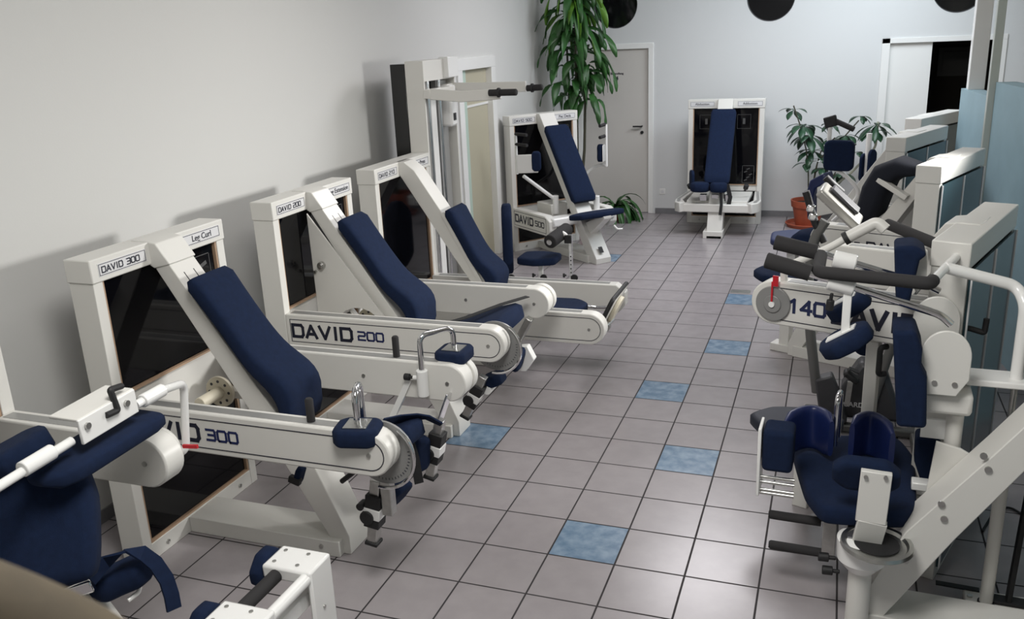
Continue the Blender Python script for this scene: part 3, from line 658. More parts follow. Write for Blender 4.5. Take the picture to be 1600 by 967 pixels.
# ------------------------------------------------------------------ abduction / adduction machine at the back
FA_ = (-.10, 7.51, -90)
r = thing('hip_adduction_machine', 'white hip machine with tall narrow navy backrest standing against the back wall', 'exercise machine', (FA_[0], FA_[1], 0), -90)
tower(r, None, None, mid=.47, low=.42)
for v, s in ((-.29, 'Abduction'), (.29, 'Adduction')):
    pl = G().box((.006, v-.15, 1.475), (.008, v+.15, 1.535)).to('title_plate', PLATE, r)
    g = G(); frame_line(g, (.008, v-.145, 1.48), (.008, v+.145, 1.48), (.008, v+.145, 1.53), (.008, v-.145, 1.53)); g.to('plate_border', INK, pl)
    text(s, (.0085, v, 1.505), (0, 1, 0), (0, 0, 1), .030, pl, bold=.0002)
diagonal(r, [(-.02, 1.57), (.05, 1.57), (.13, 1.44), (.47, .90), (.70, .50), (.90, .03), (.90, 0), (.78, 0), (.55, .42), (.02, 1.42)], hood=False, slots=False)
backrest(r, (.16, 1.42), .98, .15, lumbar=.0)
for v in (-1, 1):
    o = G().tube([(.0, v*.43, .42), (.25, v*.45, .42), (.60, v*.50, .40), (.86, v*.48, .37)], .0, 4) if 0 else G()
    o.prism([(-.01, v*.38), (-.01, v*.45), (.62, v*.51), (.78, v*.49), (.86, v*.42), (.80, v*.36), (.62, v*.42)], 'uv', .30, .42)
    o = o.to('swing_arm', WHITE, r, bev=.01)
    G().prism([(0, v*.40), (0, v*.435), (.60, v*.49), (.76, v*.47), (.80, v*.44), (.72, v*.43), (.58, v*.455)], 'uv', .4205, .422).to('arm_groove', GREYRAIL, o)
G().box((.70, -.40, .30), (.82, .40, .40)).to('cross_beam', WHITE, r, bev=.012)
G().box((.02, -.36, .38), (.70, .36, .42)).to('deck', WHITE, r, bev=.005)
G().slab([(-.18, -.30), (.05, -.26), (.2, -.2), (.2, .2), (.05, .26), (-.18, .30)], 1, .08, .03, (.72, .0, .56), (1, 0, 0), (0, 1, 0)) if 0 else None
for v, w in ((-.13, .19), (.09, .17)):
    cushion(r, (.74, v-.06, .595), (.32, w+.03, .12), (1, 0, .1), (0, 1, 0), .04, .3, name='seat_half')
p = at(1081, 280, FA_, u=.65); cushion(r, p, (.22, .16, .04), (0, 0, 1), (.8, .3, 0), .02, name='thigh_pad')
for v in (-.34, .30):
    knob(r, (.45, v, .50), (.4, v, 1), .03, .09)
for v in (-.16, -.02, .12): G().box((.66, v-.04, .42), (.72, v+.04, .50)).to('pad_clamp', CHROME, r, bev=.004)
P = [at(*p, FA_, u=.86) for p in ((1126, 296), (1127, 320), (1125, 336))]; G().ribbon(P, .035, .005, (0, 1, 0)).to('belt', BLACK, r)
P = [at(*p, FA_, u=.80) for p in ((1136, 288), (1141, 308), (1137, 326))]; G().ribbon(P, .05, .005, (0, 1, 0)).to('belt', BLACK, r)
g = G(); frame_line(g, (-.0195, .22, .52), (-.0195, .36, .52), (-.0195, .36, .74), (-.0195, .22, .74), .006)
for k in range(5): g.obox((-.0195, .26+.03*(k % 3), .56+.035*k), (.001, .04, .012), (1, 0, 0), (0, 1, .4))
g.to('instruction_print', PRINT, r)
for v in (-.24, .22):
    g = G(); frame_line(g, (-.0195, v-.08, 1.2), (-.0195, v+.08, 1.2), (-.0195, v+.08, 1.37), (-.0195, v-.08, 1.37), .003); g.obox((-.0195, v, 1.29), (.001, .03, .07), (1, 0, 0), (0, 1, 0))
    g.to('instruction_print', PRINT, r)

# ------------------------------------------------------------------ front left machine, seen in part
F0 = (-1.88, -1.95, 0)
r = thing('front_left_machine', 'partly visible white machine at the left edge with white tube handle and blue arm pad', 'exercise machine', (F0[0], F0[1], 0))
tower(r, None, None); diagonal(r)
beam(r, .36, .46, .73, .965); beam(r, -.46, -.36, .73, .965)
G().cyl((.70, .464, .965), (.70, .485, .965), .100, seg=32).cyl((.70, .485, .965), (.70, .50, .965), .088, seg=28).to('pulley_disc', WHITE, r, bev=.006)
G().obox((.80, .53, .965), (.07, .010, .014), (1, 0, .1), (0, 1, 0)).to('pointer', RED, r)
U0 = .86
e0 = at(0, 762, F0, u=U0); e1 = at(262, 606, F0, u=U0); zb = e1.z
a = at(258, 713, F0, v=.51); b = at(291, 706, F0, v=.57); c = at(287, 598, F0, v=.57)
bar0 = V((U0, e0.y-.10, e0.z))
tb = G().tube([a, b, c, at(250, 611, F0, u=U0), at(212, 633, F0, u=U0)], .0155, 14, fil=.045).to('tube_handle', BRIGHT, r)
G().tube([at(112, 689, F0, u=U0), bar0], .0155, 14).to('tube_handle', BRIGHT, r)
G().cyl(at(222, 627, F0, u=U0), at(254, 609, F0, u=U0), .024).to('tube_sleeve', BRIGHT, tb, bev=.003)
G().cyl(at(34, 734, F0, u=U0), at(82, 705, F0, u=U0), .025).to('tube_sleeve', BRIGHT, tb, bev=.003)
m1 = at(128, 672, F0, u=U0+.03); m2 = at(208, 625, F0, u=U0+.03); dm = (m2-m1).normalized(); ce = (m1+m2)/2
bk = G().obox(ce+V((0, 0, -.005)), ((m2-m1).length+.02, .012, .085), dm, V((1, 0, 0))).to('slide_bracket', BRIGHT, r, bev=.003)
G().obox(ce+V((-.06, 0, .035)), ((m2-m1).length+.02, .12, .010), dm, V((1, 0, 0))).to('bracket_top', WHITE, bk, bev=.003)
for q in (at(136, 665, F0, u=U0+.037), at(197, 630, F0, u=U0+.037)): G().cyl(q, q+V((.008, 0, 0)), .011).to('bolt', STEEL, bk)
q = at(184, 641, F0, u=U0+.04); q2 = at(172, 609, F0, u=U0+.03); q3 = at(190, 603, F0, u=U0+.02); q0 = at(166, 649, F0, u=U0+.04)
G().tube([q0, q, q2, q3], .011, 10, fil=.008).to('clamp_lever', BLACK, bk)
p0 = at(62, 752, F0, u=U0-.04); p1 = at(236, 646, F0, u=U0-.04); dp = (p1-p0).normalized()
G().loft([p0-dp*.01, p0+dp*.02, p0+dp*.08, p1-dp*.08, p1-dp*.03, p1], [(0, 0, 1)]*6, [.03, .08, .10, .10, .09, .05], [.012, .03, .034, .034, .028, .010], side=(1, 0, 0), e=4).to('arm_pad', NAVY, r, smooth=60)
G().slab([(-.16, -.22), (.16, -.22), (.18, .05), (.13, .23), (-.13, .23), (-.18, .05)], 2, .12, .04, at(62, 812, F0, v=-.12), (.80, .55, 0), (-.25, .35, .95)).to('back_pad', NAVY, r, smooth=50)
p = at(30, 706, F0, v=-.1); cushion(r, p, (.20, .22, .08), (.9, .2, .3), (-.2, 1, .1), .035, .35, name='shoulder_pad')
p = at(188, 903, F0, v=.12); cushion(r, p, (.22, .12, .10), (.75, .6, .25), (-.6, .8, 0), .04, .35, name='foot_pad')
P = [at(*q, F0, v=v) for q, v in (((140, 905), -.02), ((165, 878), .05), ((195, 861), .1), ((222, 864), .14), ((243, 880), .16), ((260, 905), .17), ((268, 930), .16), ((272, 952), .15))]
G().ribbon(P, .055, .010, (.3, .9, -.2)).to('strap', NAVY, r)
P = [at(*q, F0, v=v) for q, v in (((70, 955), -.1), ((120, 900), .0), ((170, 872), .1))]; G().ribbon(P, .05, .006, (.5, .8, .2)).to('strap', BLACK, r)
p = at(125, 915, F0, v=.0); G().obox(p, (.10, .07, .05), (.8, .5, .2), (-.5, .8, 0)).to('strap_bracket', CHROME, r, bev=.008)
a = at(95, 905, F0, v=.25); b = at(128, 884, F0, v=.25); G().obox((a+b)/2, (.12, .05, .02), b-a, (0, .2, 1)).to('scale_plate', BRIGHT, r, bev=.003)
G().tube([at(200, 938, F0, v=.1), at(217, 925, F0, v=.14), at(219, 908, F0, v=.16)], .009, fil=.01).to('pad_bracket', BRIGHT, r)

# leg pad station in front of it
r = thing('leg_pad_station', 'two bright white padded boxes joined by a black foam roll, lower left foreground', 'exercise machine', (-.60, -1.70, 0))
def padbox(cx, cy, z=.60):
    o = G().prism([(-.105, z), (.105, z), (.105, .10), (.085, .10), (.085, z-.055), (-.105, z-.055)], 'uz', cy-.072, cy+.072).to('pad_box', BRIGHT, r, bev=.010)
    for x in (-.07, .03):
        for y in (-.038, .038): G().cyl((x, cy+y, z), (x, cy+y, z+.003), .008).to('screw', STEEL, o)
    for zz in (.30, .42): G().cyl((.105, cy-.01, zz), (.110, cy-.01, zz), .007).to('screw', STEEL, o)
    cushion(r, (-.135, cy, z-.06), (.15, .17, .06), (0, 0, 1), (0, 1, 0), .025, .35, name='side_pad')
padbox(0, .20); padbox(0, -.16, .60)
G().tube([(-.045, .13, .565), (-.045, -.09, .565)], .026, 16).to('foam_roll', FOAM, r)
G().cyl((.08, .13, .570), (.08, -.09, .570), .024).to('joining_tube', BRIGHT, r)
G().box((.04, -.3, .44), (.07, .26, .50)).to('support_rail', BRIGHT, r, bev=.004)
G().tube([(.02, .02, .50), (.06, -.02, .47), (.10, -.06, .40)], .014, fil=.02).to('release_lever', BLACK, r)
G().box((-.05, -.03, 0), (.03, .05, .46)).box((-.35, -.08, 0), (.12, .1, .04)).to('base_post', WHITE, r, bev=.004)

# ------------------------------------------------------------------ right row: towers turned towards the aisle
def right_tower(name, label, fx, num=None, **k):
    r = thing(name, label, 'exercise machine', (fx[0], fx[1], 0), fx[2]); tower(r, num, None, back=True, **k); return r
FA = (1.756, .423, 161); FB = (1.86, 2.49, 158); FC = (1.76, 3.95, 156.5); FD = (2.00, 5.36, 153)
MIR = lambda r: None
r = right_tower('side_neck_machine', 'white machine numbered 140 with grey dial and red pointer on its beam tip', FA)
G().prism([(.02, 1.43), (.10, 1.46), (.30, 1.17), (.30, .95)], 'uz', -.09, .09).to('inclined_beam', WHITE, r, bev=.004)
G().prism([(-.10, 1.563), (-.02, 1.565), (.045, 1.555), (.115, 1.455), (.02, 1.43), (-.1, 1.5)], 'uz', -.097, .097).to('beam_hood', WHITE, r, bev=.005)
G().box((0, -.10, 0), (.66, .10, .07)).to('base_channel', WHITE, r, bev=.004)
def label_right(o, u1, zc, R, word, hb=.09, f=.4605):
    P = capsule(.03, zc, u1, zc, R-.028); g = G(); pts = [V((a, f+.0002, b)) for a, b in P]
    for i in range(len(pts)):
        p, q = pts[i], pts[(i+1) % len(pts)]; e = q-p
        if e.length > 1e-5: g.obox((p+q)/2, (e.length+.002, .004, .0015), e, V((0, 1, 0)).cross(e))
    g.to('panel_outline', INK, o)
b1 = beam(r, .36, .46, .672, 1.185, .105); label_right(b1, .64, 1.185, .105, None)
lettering('DAVID', (.385, .4605, 1.14), (-1, 0, 0), (0, 0, 1), .080, b1, asp=.78, st=.25, gap=.25)
lettering('140', (.595, .4605, 1.155), (-1, 0, 0), (0, 0, 1), .060, b1, asp=.78, st=.24, gap=.25, m=mat('navy ink 2', (.012, .02, .07), .4))
beam(r, -.46, -.36, .672, 1.185, .105)
dd = G().cyl((.665, .46, 1.185), (.665, .475, 1.185), .083, seg=36).cyl((.665, .474, 1.185), (.665, .482, 1.185), .042, seg=28).to('angle_dial', DIAL, r, bev=.003)
G().cyl((.665, .482, 1.185), (.665, .49, 1.185), .014).to('dial_screw', BRIGHT, dd)
G().obox((.665, .486, 1.245), (.008, .006, .10), (1, 0, 0), (0, 1, 0)).obox((.650, .486, 1.300), (.026, .008, .05), (1, 0, 0), (0, 1, 0)).to('red_pointer', RED, dd)
P = [at(1225, 441, FA, v=.42), at(1225, 418, FA, v=.42), at(1300, 385, FA, v=.36), at(1322, 372, FA, v=.34)]
G().tube(P, .017, 12, fil=.05).to('movement_arm', WHITE, r); Q_ = at(1370, 347, FA, v=.30)
G().tube([P[3], Q_, Q_+V((-.04, 0, -.03))], .026, 14, fil=.02).to('arm_sleeve', WHITE, r)
d_ = (Q_-P[3]).normalized(); G().cyl(P[3]-d_*.01, P[3]+d_*.012, .030).to('sleeve_ring', BLACK, r)
G().slab([(.42, .04), (.62, .0), (.80, .10), (.86, .25), (.74, .36), (.60, .34), (.42, .30)], 2, .07, .03, (0, 0, .47), (1, 0, 0), (0, 1, 0)).to('seat', mat('black navy vinyl', (.010, .013, .025), .6), r, smooth=50)
G().box((.55, .10, 0), (.63, .18, .44)).to('seat_post', WHITE, r, bev=.005)
pz = at(1366, 532, FA, v=.40); G().box((pz.x-.028, .37, 0), (pz.x+.028, .42, pz.z)).to('front_post', WHITE, r, bev=.004)
a = at(1378, 541, FA, v=.43); b = at(1374, 583, FA, v=.43); G().tube([V((a.x-.02, .42, a.z)), V((a.x, .45, a.z)), V((a.x, .45, b.z)), V((a.x-.02, .42, b.z))], .013, fil=.02).to('door_pull', BLACK, r)
p = at(1354, 536, FA, v=.30); G().cyl(p, p+V((0, .05, 0)), .052, seg=24).to('round_pad', NAVY, r, bev=.015)

# second from the front
r = right_tower('torso_machine', 'white machine numbered 700 with curved black back pad, behind the one numbered 140', FB)
diagonal(r, slots=False)
b1 = beam(r, .36, .46, .55, 1.02, .11); label_right(b1, .52, 1.02, .11, None)
lettering('DAVID', (.27, .4605, .985), (-1, 0, 0), (0, 0, 1), .055, b1, asp=.95, st=.22, gap=.25); lettering('700', (.45, .4605, .985), (-1, 0, 0), (0, 0, 1), .045, b1, asp=.8, st=.2, gap=.28)
beam(r, -.46, -.36, .55, 1.02, .11)
pts = [(1428, 268), (1400, 264), (1376, 275), (1362, 300), (1352, 330), (1336, 352)]; P = [at(*p, FB, v=.12) for p in pts]; Ns = []
for i in range(len(P)):
    t = P[min(i+1, len(P)-1)]-P[max(i-1, 0)]; Ns.append(V((-t.z, 0, t.x)))
P = [V((p.x, 0, p.z)) for p in P]
G().loft(P, Ns, [.10, .14, .15, .15, .14, .10], [.04, .07, .085, .09, .085, .04], e=3).to('curved_back_pad', mat('black fabric', (.006, .008, .016), .9, bump=.4, bscale=600), r, smooth=60)
a = at(1378, 283, FB, v=.12); b = at(1412, 305, FB, v=.12); G().obox((a+b)/2, ((b-a).length+.06, .06, .035), b-a, (0, 1, 0)).to('back_pad_arm', WHITE, r, bev=.004)
G().slab([(-.22, -.17), (.1, -.2), (.24, -.08), (.24, .08), (.1, .2), (-.22, .17)], 2, .07, .03, (1.02, .0, .60), (1, 0, 0), (0, 1, 0)).to('seat', NAVY, r, smooth=50)
G().box((.96, -.04, 0), (1.04, .04, .57)).box((.5, -.06, 0), (1.10, .06, .06)).to('seat_post', WHITE, r, bev=.005)
for px_, py_, rr in ((1264, 377, .11), (1334, 378, .10)):
    p = at(px_, py_, FB, v=.0); G().loft([p+V((0, -.13, 0)), p+V((0, -.11, 0)), p+V((0, 0, 0)), p+V((0, .11, 0)), p+V((0, .13, 0))], [(0, 0, 1)]*5, [rr*.5, rr*.9, rr, rr*.9, rr*.5], [rr*.5, rr*.75, rr*.85, rr*.75, rr*.5], side=(1, 0, 0), e=2.4).to('thigh_roll', NAVY, r, smooth=60)
a = at(1272, 385, FB, v=0); b = at(1318, 352, FB, v=0); G().loft([a, a*.8+b*.2, a*.2+b*.8, b], [(-.5, 0, .9)]*4, [.05, .10, .10, .05], [.03, .05, .05, .03]).to('roll_pad', NAVY, r, smooth=60)
# hooked chest pad with white side plate
g = G(); p = [at(*q, FB, v=-.25) for q in ((1268, 340), (1266, 300), (1272, 280), (1294, 268), (1297, 283), (1281, 292), (1277, 305), (1276, 340))]
g.prism([(q.x, q.z) for q in p], 'uz', -.33, -.17); g.to('chest_pad', NAVYL, r, bev=.01)
p = [at(*q, FB, v=-.17) for q in ((1277, 293), (1296, 285), (1310, 300), (1308, 332), (1276, 338))]; G().prism([(q.x, q.z) for q in p], 'uz', -.18, -.165).to('side_plate', WHITE, r, bev=.004)

# third: pec deck seen from behind
r = right_tower('fly_machine', 'white machine with raised navy arm pads in front of the rubber plant', FC)
diagonal(r, [(-.02, 1.56), (.05, 1.56), (.13, 1.44), (.51, .90), (.80, .48), (1.0, .03), (1.0, 0), (.88, 0), (.60, .46), (.02, 1.40)], slots=False)
G().slab([(-.16, -.30), (.02, -.26), (.14, 0), (.02, .26), (-.16, .30), (-.26, .1), (-.26, -.1)], 2, .06, .025, (1.02, 0, .56), (1, 0, .1), (0, 1, 0)).to('seat', NAVYL, r, smooth=50)
G().box((.90, -.04, .30), (.98, .04, .53)).to('seat_bracket', WHITE, r)
v0 = .28
def up(pxa, pxb, v, rad, nm, m=BRIGHT, par=r):
    a = at(*pxa, FC, v=v); b = at(*pxb, FC, v=v); return G().tube([V((b.x, v, a.z)), V((b.x, v, b.z))], rad).to(nm, m, par)
up((1293, 192), (1293, 260), v0, .018, 'arm_upright')
p = at(1311, 243, FC, v=v0); cushion(r, p, (.25, .24, .06), (0, 0, 1), (1, .15, 0), .02, .12, name='elbow_pad')
a = at(1300, 262, FC, v=v0); b = at(1322, 274, FC, v=.24); c = at(1347, 303, FC, v=.2); G().tube([a, b, c, V((.50, .2, .80))], .017, fil=.1).to('swing_arm', BRIGHT, r)
a = at(1303, 188, FC, v=v0); b = at(1334, 202, FC, v=v0); G().tube([a, b], .022).to('hand_grip', FOAM, r); p = at(1298, 190, FC, v=v0); G().obox(p, (.10, .05, .09), (1, 0, -.3), (0, 1, 0)).to('grip_clamp', BLACK, r, bev=.01)
v1 = -.34
up((1350, 208), (1353, 283), v1, .024, 'arm_upright')
for px_ in (1349, 1362): p = at(px_, 262 if px_ < 1355 else 256, FC, v=v1); cushion(r, p, (.25, .10, .03), (0, 0, 1), (.2, 1, 0), .01, .3, name='elbow_pad')
p = at(1356, 262, FC, v=v1); G().obox(p, (.04, .03, .20), (1, 0, 0), (0, 1, 0)).to('pad_mount', PLATE, r, bev=.004)
G().tube([at(1354, 285, FC, v=v1), at(1352, 296, FC, v=v1), V((.50, -.2, .85))], .016).to('swing_arm', BRIGHT, r)
r = right_tower('rear_tower_machine', 'white weight tower farthest back in the right row, its cap just below the dark doorway', FD)
diagonal(r, slots=False)

# ------------------------------------------------------------------ front right machine
FR = (2.34, -.45, 178)
r = thing('back_extension_machine', 'large white machine in the right foreground with navy seat, curved thigh pads and black handlebar', 'exercise machine', (FR[0], FR[1], 0), FR[2])
tower(r, None, None, back=True); diagonal(r, slots=False)
R_ = lambda px, py, y: at(px, py, FR, v=-(y+.45))
# floor plate, upright tubes
G().box((-.02, -.30, .0), (.50, .22, .035)).to('floor_plate', WHITE, r, bev=.004)
for q in ((1515, 932), (1516, 959)):
    p = at(*q, FR, z=.035); G().cyl(p, p+V((0, 0, .008)), .011).to('bolt', STEEL, r)
a = at(1462, 910, FR, z=.037); b = at(1530, 922, FR, z=.037); G().obox((a+b)/2, ((b-a).length, .03, .006), b-a, (0, 1, 0)).to('rubber_strip', BLACK, r)
a = at(1540, 942, FR, z=.035); top = R_(1578, 700, -.20); top = V((a.x, a.y, top.z)); G().cyl(a, top, .026, seg=24).to('rear_tube', WHITE, r)
G().cyl(a, a+V((0, 0, .008)), .033).to('tube_ring', BLACK, r)
cz = R_(1588, 664, -.2).z; G().cyl(V((a.x, a.y, cz-.10)), V((a.x, a.y, cz)), .036).to('tube_collar', WHITE, r, bev=.004)
z2 = R_(1595, 590, -.2).z; G().cyl(V((a.x, a.y, cz)), V((a.x, a.y, z2)), .013).to('lift_rod', STEEL, r)
p = at(1575, 940, FR, z=.04); G().obox(p, (.16, .06, .02), (-1, 0, 0), (0, 1, 0)).to('pedal_plate', BLACK, r, bev=.003)
q = R_(1612, 740, -.05); G().obox((p+q)/2, ((q-p).length, .045, .02), q-p, (0, 1, 0)).to('pedal_arm', BLACK, r, bev=.003)
# flange plate with bolts on the beam and the pad column
P = [(1440, 803), (1463, 690), (1502, 702), (1548, 730), (1430, 845)]
pp = [R_(*q, -.36) for q in P]; G().prism([(q.x, q.z) for q in pp], 'uz', -.105, -.09).to('flange_plate', WHITE, r, bev=.003)
g = None
for q in ((1537, 712), (1544, 733), (1471, 787), (1475, 810), (1415, 875), (1352, 944)):
    p = R_(*q, -.54); G().cyl(V((p.x, .09, p.z)), V((p.x, .098, p.z)), .013).to('bolt', STEEL, r)
c0 = R_(1478, 738, -.3); c1 = R_(1488, 690, -.3); c2 = R_(1500, 645, -.3); c3 = R_(1502, 612, -.3)
X0 = (c0.x+c3.x)/2; vv = -.15
G().cyl((X0, vv, c0.z-.03), (X0, vv, c3.z+.05), .020).to('column_rod', STEEL, r)
G().cyl((X0, vv, c1.z-.03), (X0, vv, c2.z), .032).to('column_sleeve', WHITE, r, bev=.004)
a = R_(1437, 605, -.3); b = R_(1520, 600, -.3); bt = R_(1475, 632, -.3)
G().box((b.x, -.22, bt.z-.01), (a.x, -.06, bt.z+.085)).to('column_head', WHITE, r, bev=.018)
def halfdisc(cx, cy, y, R, par, t=.014):
    c = R_(cx, cy, y); pts = [(c.x+R*math.cos(a), c.z+R*1.15*math.sin(a)) for a in [PI*k/16 for k in range(17)]]+[(c.x-R, c.z-.09), (c.x-R*.55, c.z-.16), (c.x+R*.75, c.z-.16)]
    v = -(y+.45); o = G().prism(pts, 'uz', v-t/2, v+t/2).to('half_round_plate', WHITE, par, bev=.003)
    for k in (-.45, .35): G().cyl((c.x+k*R, v+t/2, c.z-.11), (c.x+k*R, v+t/2+.006, c.z-.11), .010).to('bolt', STEEL, o)
    return o
halfdisc(1478, 556, -.42, .088, r); halfdisc(1463, 500, -.12, .088, r)
# chest pads
def vpad(pts, y, t, nm='chest_pad', m=NAVY):
    p = [R_(*q, y) for q in pts]; v = -(y+.45); G().prism([(q.x, q.z) for q in p], 'uz', v-t/2, v+t/2).to(nm, m, r, bev=.018, seg=4, smooth=50)
vpad([(1394, 505), (1430, 505), (1440, 535), (1438, 560), (1447, 577), (1446, 655), (1400, 652), (1397, 570)], -.40, .20)
vpad([(1397, 378), (1430, 376), (1449, 390), (1436, 400), (1430, 425), (1420, 467), (1399, 460)], -.12, .18)
p = [R_(*q, -.12) for q in ((1432, 382), (1450, 392), (1448, 440), (1432, 460), (1424, 440))]; G().prism([(q.x, q.z) for q in p], 'uz', -.35, -.335).to('pad_side_plate', WHITE, r, bev=.004)
vpad([(1430, 675), (1455, 673), (1475, 700), (1472, 745), (1440, 752), (1428, 715)], -.15, .10, 'hip_pad')
a = R_(1440, 650, -.28); b = R_(1470, 675, -.28); G().box((b.x-.03, -.16, b.z-.02), (a.x, -.145, a.z)).to('column_shield', BRIGHT, r)
# long chrome bars with foam grips, sleeves and hanging pads
def long_bar(g0, g1, s0, s1, e, y, endpts):
    P = [R_(*q, y) for q in (g1, s0, s1, e)]; q = [R_(*k, y) for k in endpts]
    o = G().tube([P[0], P[3]]+q, .015, 12, fil=.03).to('pivot_bar', CHROME, r); d = (P[1]-P[0]).normalized()
    A = R_(*g0, y); B = R_(*g1, y); G().tube([A, A+(B-A)*.02, B], [.024, .032, .032], 18).to('foam_grip', FOAM, o)
    G().cyl(P[1], P[2], .037, seg=20).to('slide_sleeve', BRIGHT, o, bev=.006); return P
P1 = long_bar((1196, 406), (1266, 427), (1294, 438), (1336, 448), (1470, 492), -.40, [(1486, 507)])
P2 = long_bar((1210, 378), (1276, 394), (1302, 404), (1338, 412), (1452, 447), -.12, [(1468, 455)])
t = R_(1325, 455, -.40); b = R_(1324, 520, -.40); G().box((t.x-.016, .0-.066, b.z), (t.x+.016, -.034, t.z)).to('pad_hanger', BRIGHT, r, bev=.004)
def wedge(c, y, s):
    p = R_(*c, y); k = cushion(r, p, (.19*s, .17*s, .07), (-.75, .15, .55), (0, 1, 0), .025, .3, name='hanging_pad')
    nz = V((-.75, .15, .55)).normalized().cross(V((0, 1, 0))); nz = nz if nz.z > 0 else -nz
    G().obox(p+nz*.037+V((0, 0, 0)), (.11*s, .05, .006), (-.75, .15, .55), (0, 1, 0)).to('pad_plate', BRIGHT, k)
wedge((1322, 532), -.40, 1.15); wedge((1326, 478), -.14, 1.0)
p = R_(1300, 458, -.42); knob(r, p, (.1, 0, -1), .015, .07)
# handlebar loop
L_ = [at(*q, FR, z=z) for q, z in (((1387, 350), 1.52), ((1499, 396), 1.50), ((1453, 443), 1.50), ((1278, 425), 1.50), ((1283, 399), 1.50))]
hb = G().tube([L_[0], L_[1], L_[2], L_[3], L_[4]], .017, 12, fil=.05).to('handlebar', BRIGHT, r)
e = (L_[1]-L_[0]).normalized(); f = (L_[2]-L_[3]).normalized()
n1 = (L_[2]-L_[1]).normalized()
G().tube([L_[0], L_[0]+e*.01, L_[1], L_[1]+n1*.045], .025, 16, fil=.035).to('foam_grip', FOAM, hb)
G().tube([L_[2]-n1*.045, L_[2], L_[3], L_[4]], .025, 16, fil=.035).to('foam_grip', FOAM, hb)
m_ = (L_[1]+L_[2])/2; xr = a.x
ax = at(1540, 942, FR, z=.035)
zt = R_(1596, 560, -.2).z
P = [m_, at(1560, 446, FR, v=-.26), R_(1592, 470, -.2)]; P[2] = V((ax.x, ax.y, P[2].z)); P.append(V((ax.x, ax.y, z2)))
P[1] = V((ax.x+.03, -.27, P[1].z)); G().tube(P, .023, 16, fil=.12).to('handlebar_arm', BRIGHT, r)
G().box((ax.x-.05, ax.y-.08, z2-.015), (b.x if 0 else X0-.02, ax.y+.06, z2+.012)).to('link_plate', BRIGHT, r, bev=.006)
# crank handle behind
p = R_(1512, 512, .0); q = R_(1538, 520, .0); k = R_(1542, 498, .0); G().tube([p, q, k], .012, fil=.01).to('crank_handle', BLACK, r)
# seat and its pads
pts = [at(*q, FR, z=.50) for q in ((1236, 700), (1262, 690), (1400, 690), (1428, 722), (1432, 800), (1416, 815), (1285, 808), (1258, 775))]
c = sum(pts, V())/8; G().slab([(q.x-c.x, q.y-c.y) for q in pts], 2, .085, .03, c, (1, 0, 0), (0, 1, 0)).to('seat', NAVY, r, smooth=50)
p = R_(1353, 741, -.56); cushion(r, p, (.25, .16, .06), (-1, 0, 0), (0, .35, .93), .025, .3, name='pelvis_pad')
a = R_(1367, 736, -.62); b = R_(1363, 815, -.62); c = R_(1348, 868, -.56)
sb = G().obox((a+b)/2, (.112, .03, (a-b).length), (1, 0, .03), (0, 1, 0)).to('pad_support', WHITE, r, bev=.003)
G().obox((b+c)/2+V((0, -.0, 0)), ((b-c).length+.01, .108, .03), b-c, (1, 0, 0)).to('lower_support', WHITE, r, bev=.003)
for q in ((1353, 745), (1384, 746)): p = R_(*q, -.64); G().cyl(p, p+V((0, .006, 0)), .008).to('bolt', STEEL, sb)
c = R_(1345, 880, -.57); rc = R_(1370, 850, -.60)
zr = rc.z
G().cyl(V((c.x, .12, 0)), V((c.x, .12, zr-.08)), .045).to('seat_column', WHITE, r)
G().lathe([(.055, zr-.14), (.095, zr-.09), (.098, zr-.005), (.085, zr), (.05, zr)], (c.x, .12, 0)).to('column_cup', BRIGHT, r)
dl = G().lathe([(.03, zr-.015), (.13, zr-.012), (.138, zr-.004), (.134, zr+.010), (.118, zr+.010), (.11, zr-.002), (.03, zr-.002)], (rc.x, .15, 0), 36).to('turntable_dial', STEEL, r)
G().cyl((rc.x, .15, zr-.001), (rc.x, .15, zr+.004), .085, seg=30).to('dial_face', BLACK, dl)
G().box((c.x-.05, -.02, zr), (c.x+.06, .14, .455)).to('seat_pedestal', DGREY, r, bev=.006)
a = R_(1297, 818, -.33); b = R_(1297, 866, -.33); G().box((a.x-.028, -.17, b.z), (a.x+.028, -.10, a.z+.03)).to('grip_bracket', STEEL, r, bev=.003)
for y_ in ((803, 815), (850, 858)):
    A = R_(1201, y_[0], -.33); B = R_(1283, y_[1], -.33); B = V((B.x, A.y, A.z)); G().tube([A, A+(B-A)*.04, B], [.015, .020, .020], 16).to('foam_grip', FOAM, r)
for q in ((1306, 872), (1312, 893)): p = R_(*q, -.5); knob(r, p, (1, .1, 0), .019, .07)
# left hip pad with plate and rails
a = R_(1193, 668, -.42); b = R_(1238, 738, -.42); G().box((b.x, -.14, b.z), (a.x, .0, a.z)).to('hip_pad', NAVYL if 0 else NAVY, r, bev=.022, seg=4)
G().box((a.x+.004, -.13, R_(1186, 770, -.42).z), (a.x+.018, .0, a.z+.005)).to('pad_side_plate', BRIGHT, r, bev=.004)
for y_ in (744, 752, 764, 769): p = R_(1190, y_, -.40); G().tube([V((a.x+.01, p.y, p.z)), V((b.x-.01, p.y, p.z))], .008).to('slide_rail', STEEL, r)
for y_ in (757, 768, 780): p = R_(1470, y_, -.20); q = R_(1425, y_, -.20); G().tube([V((p.x, p.y, p.z)), V((q.x, p.y, p.z))], .008).to('slide_rail', STEEL, r)
p = R_(1442, 757, -.26); G().obox(p, (.09, .06, .035), (1, 0, 0), (0, 1, 0)).to('rail_block', BRIGHT, r, bev=.005)
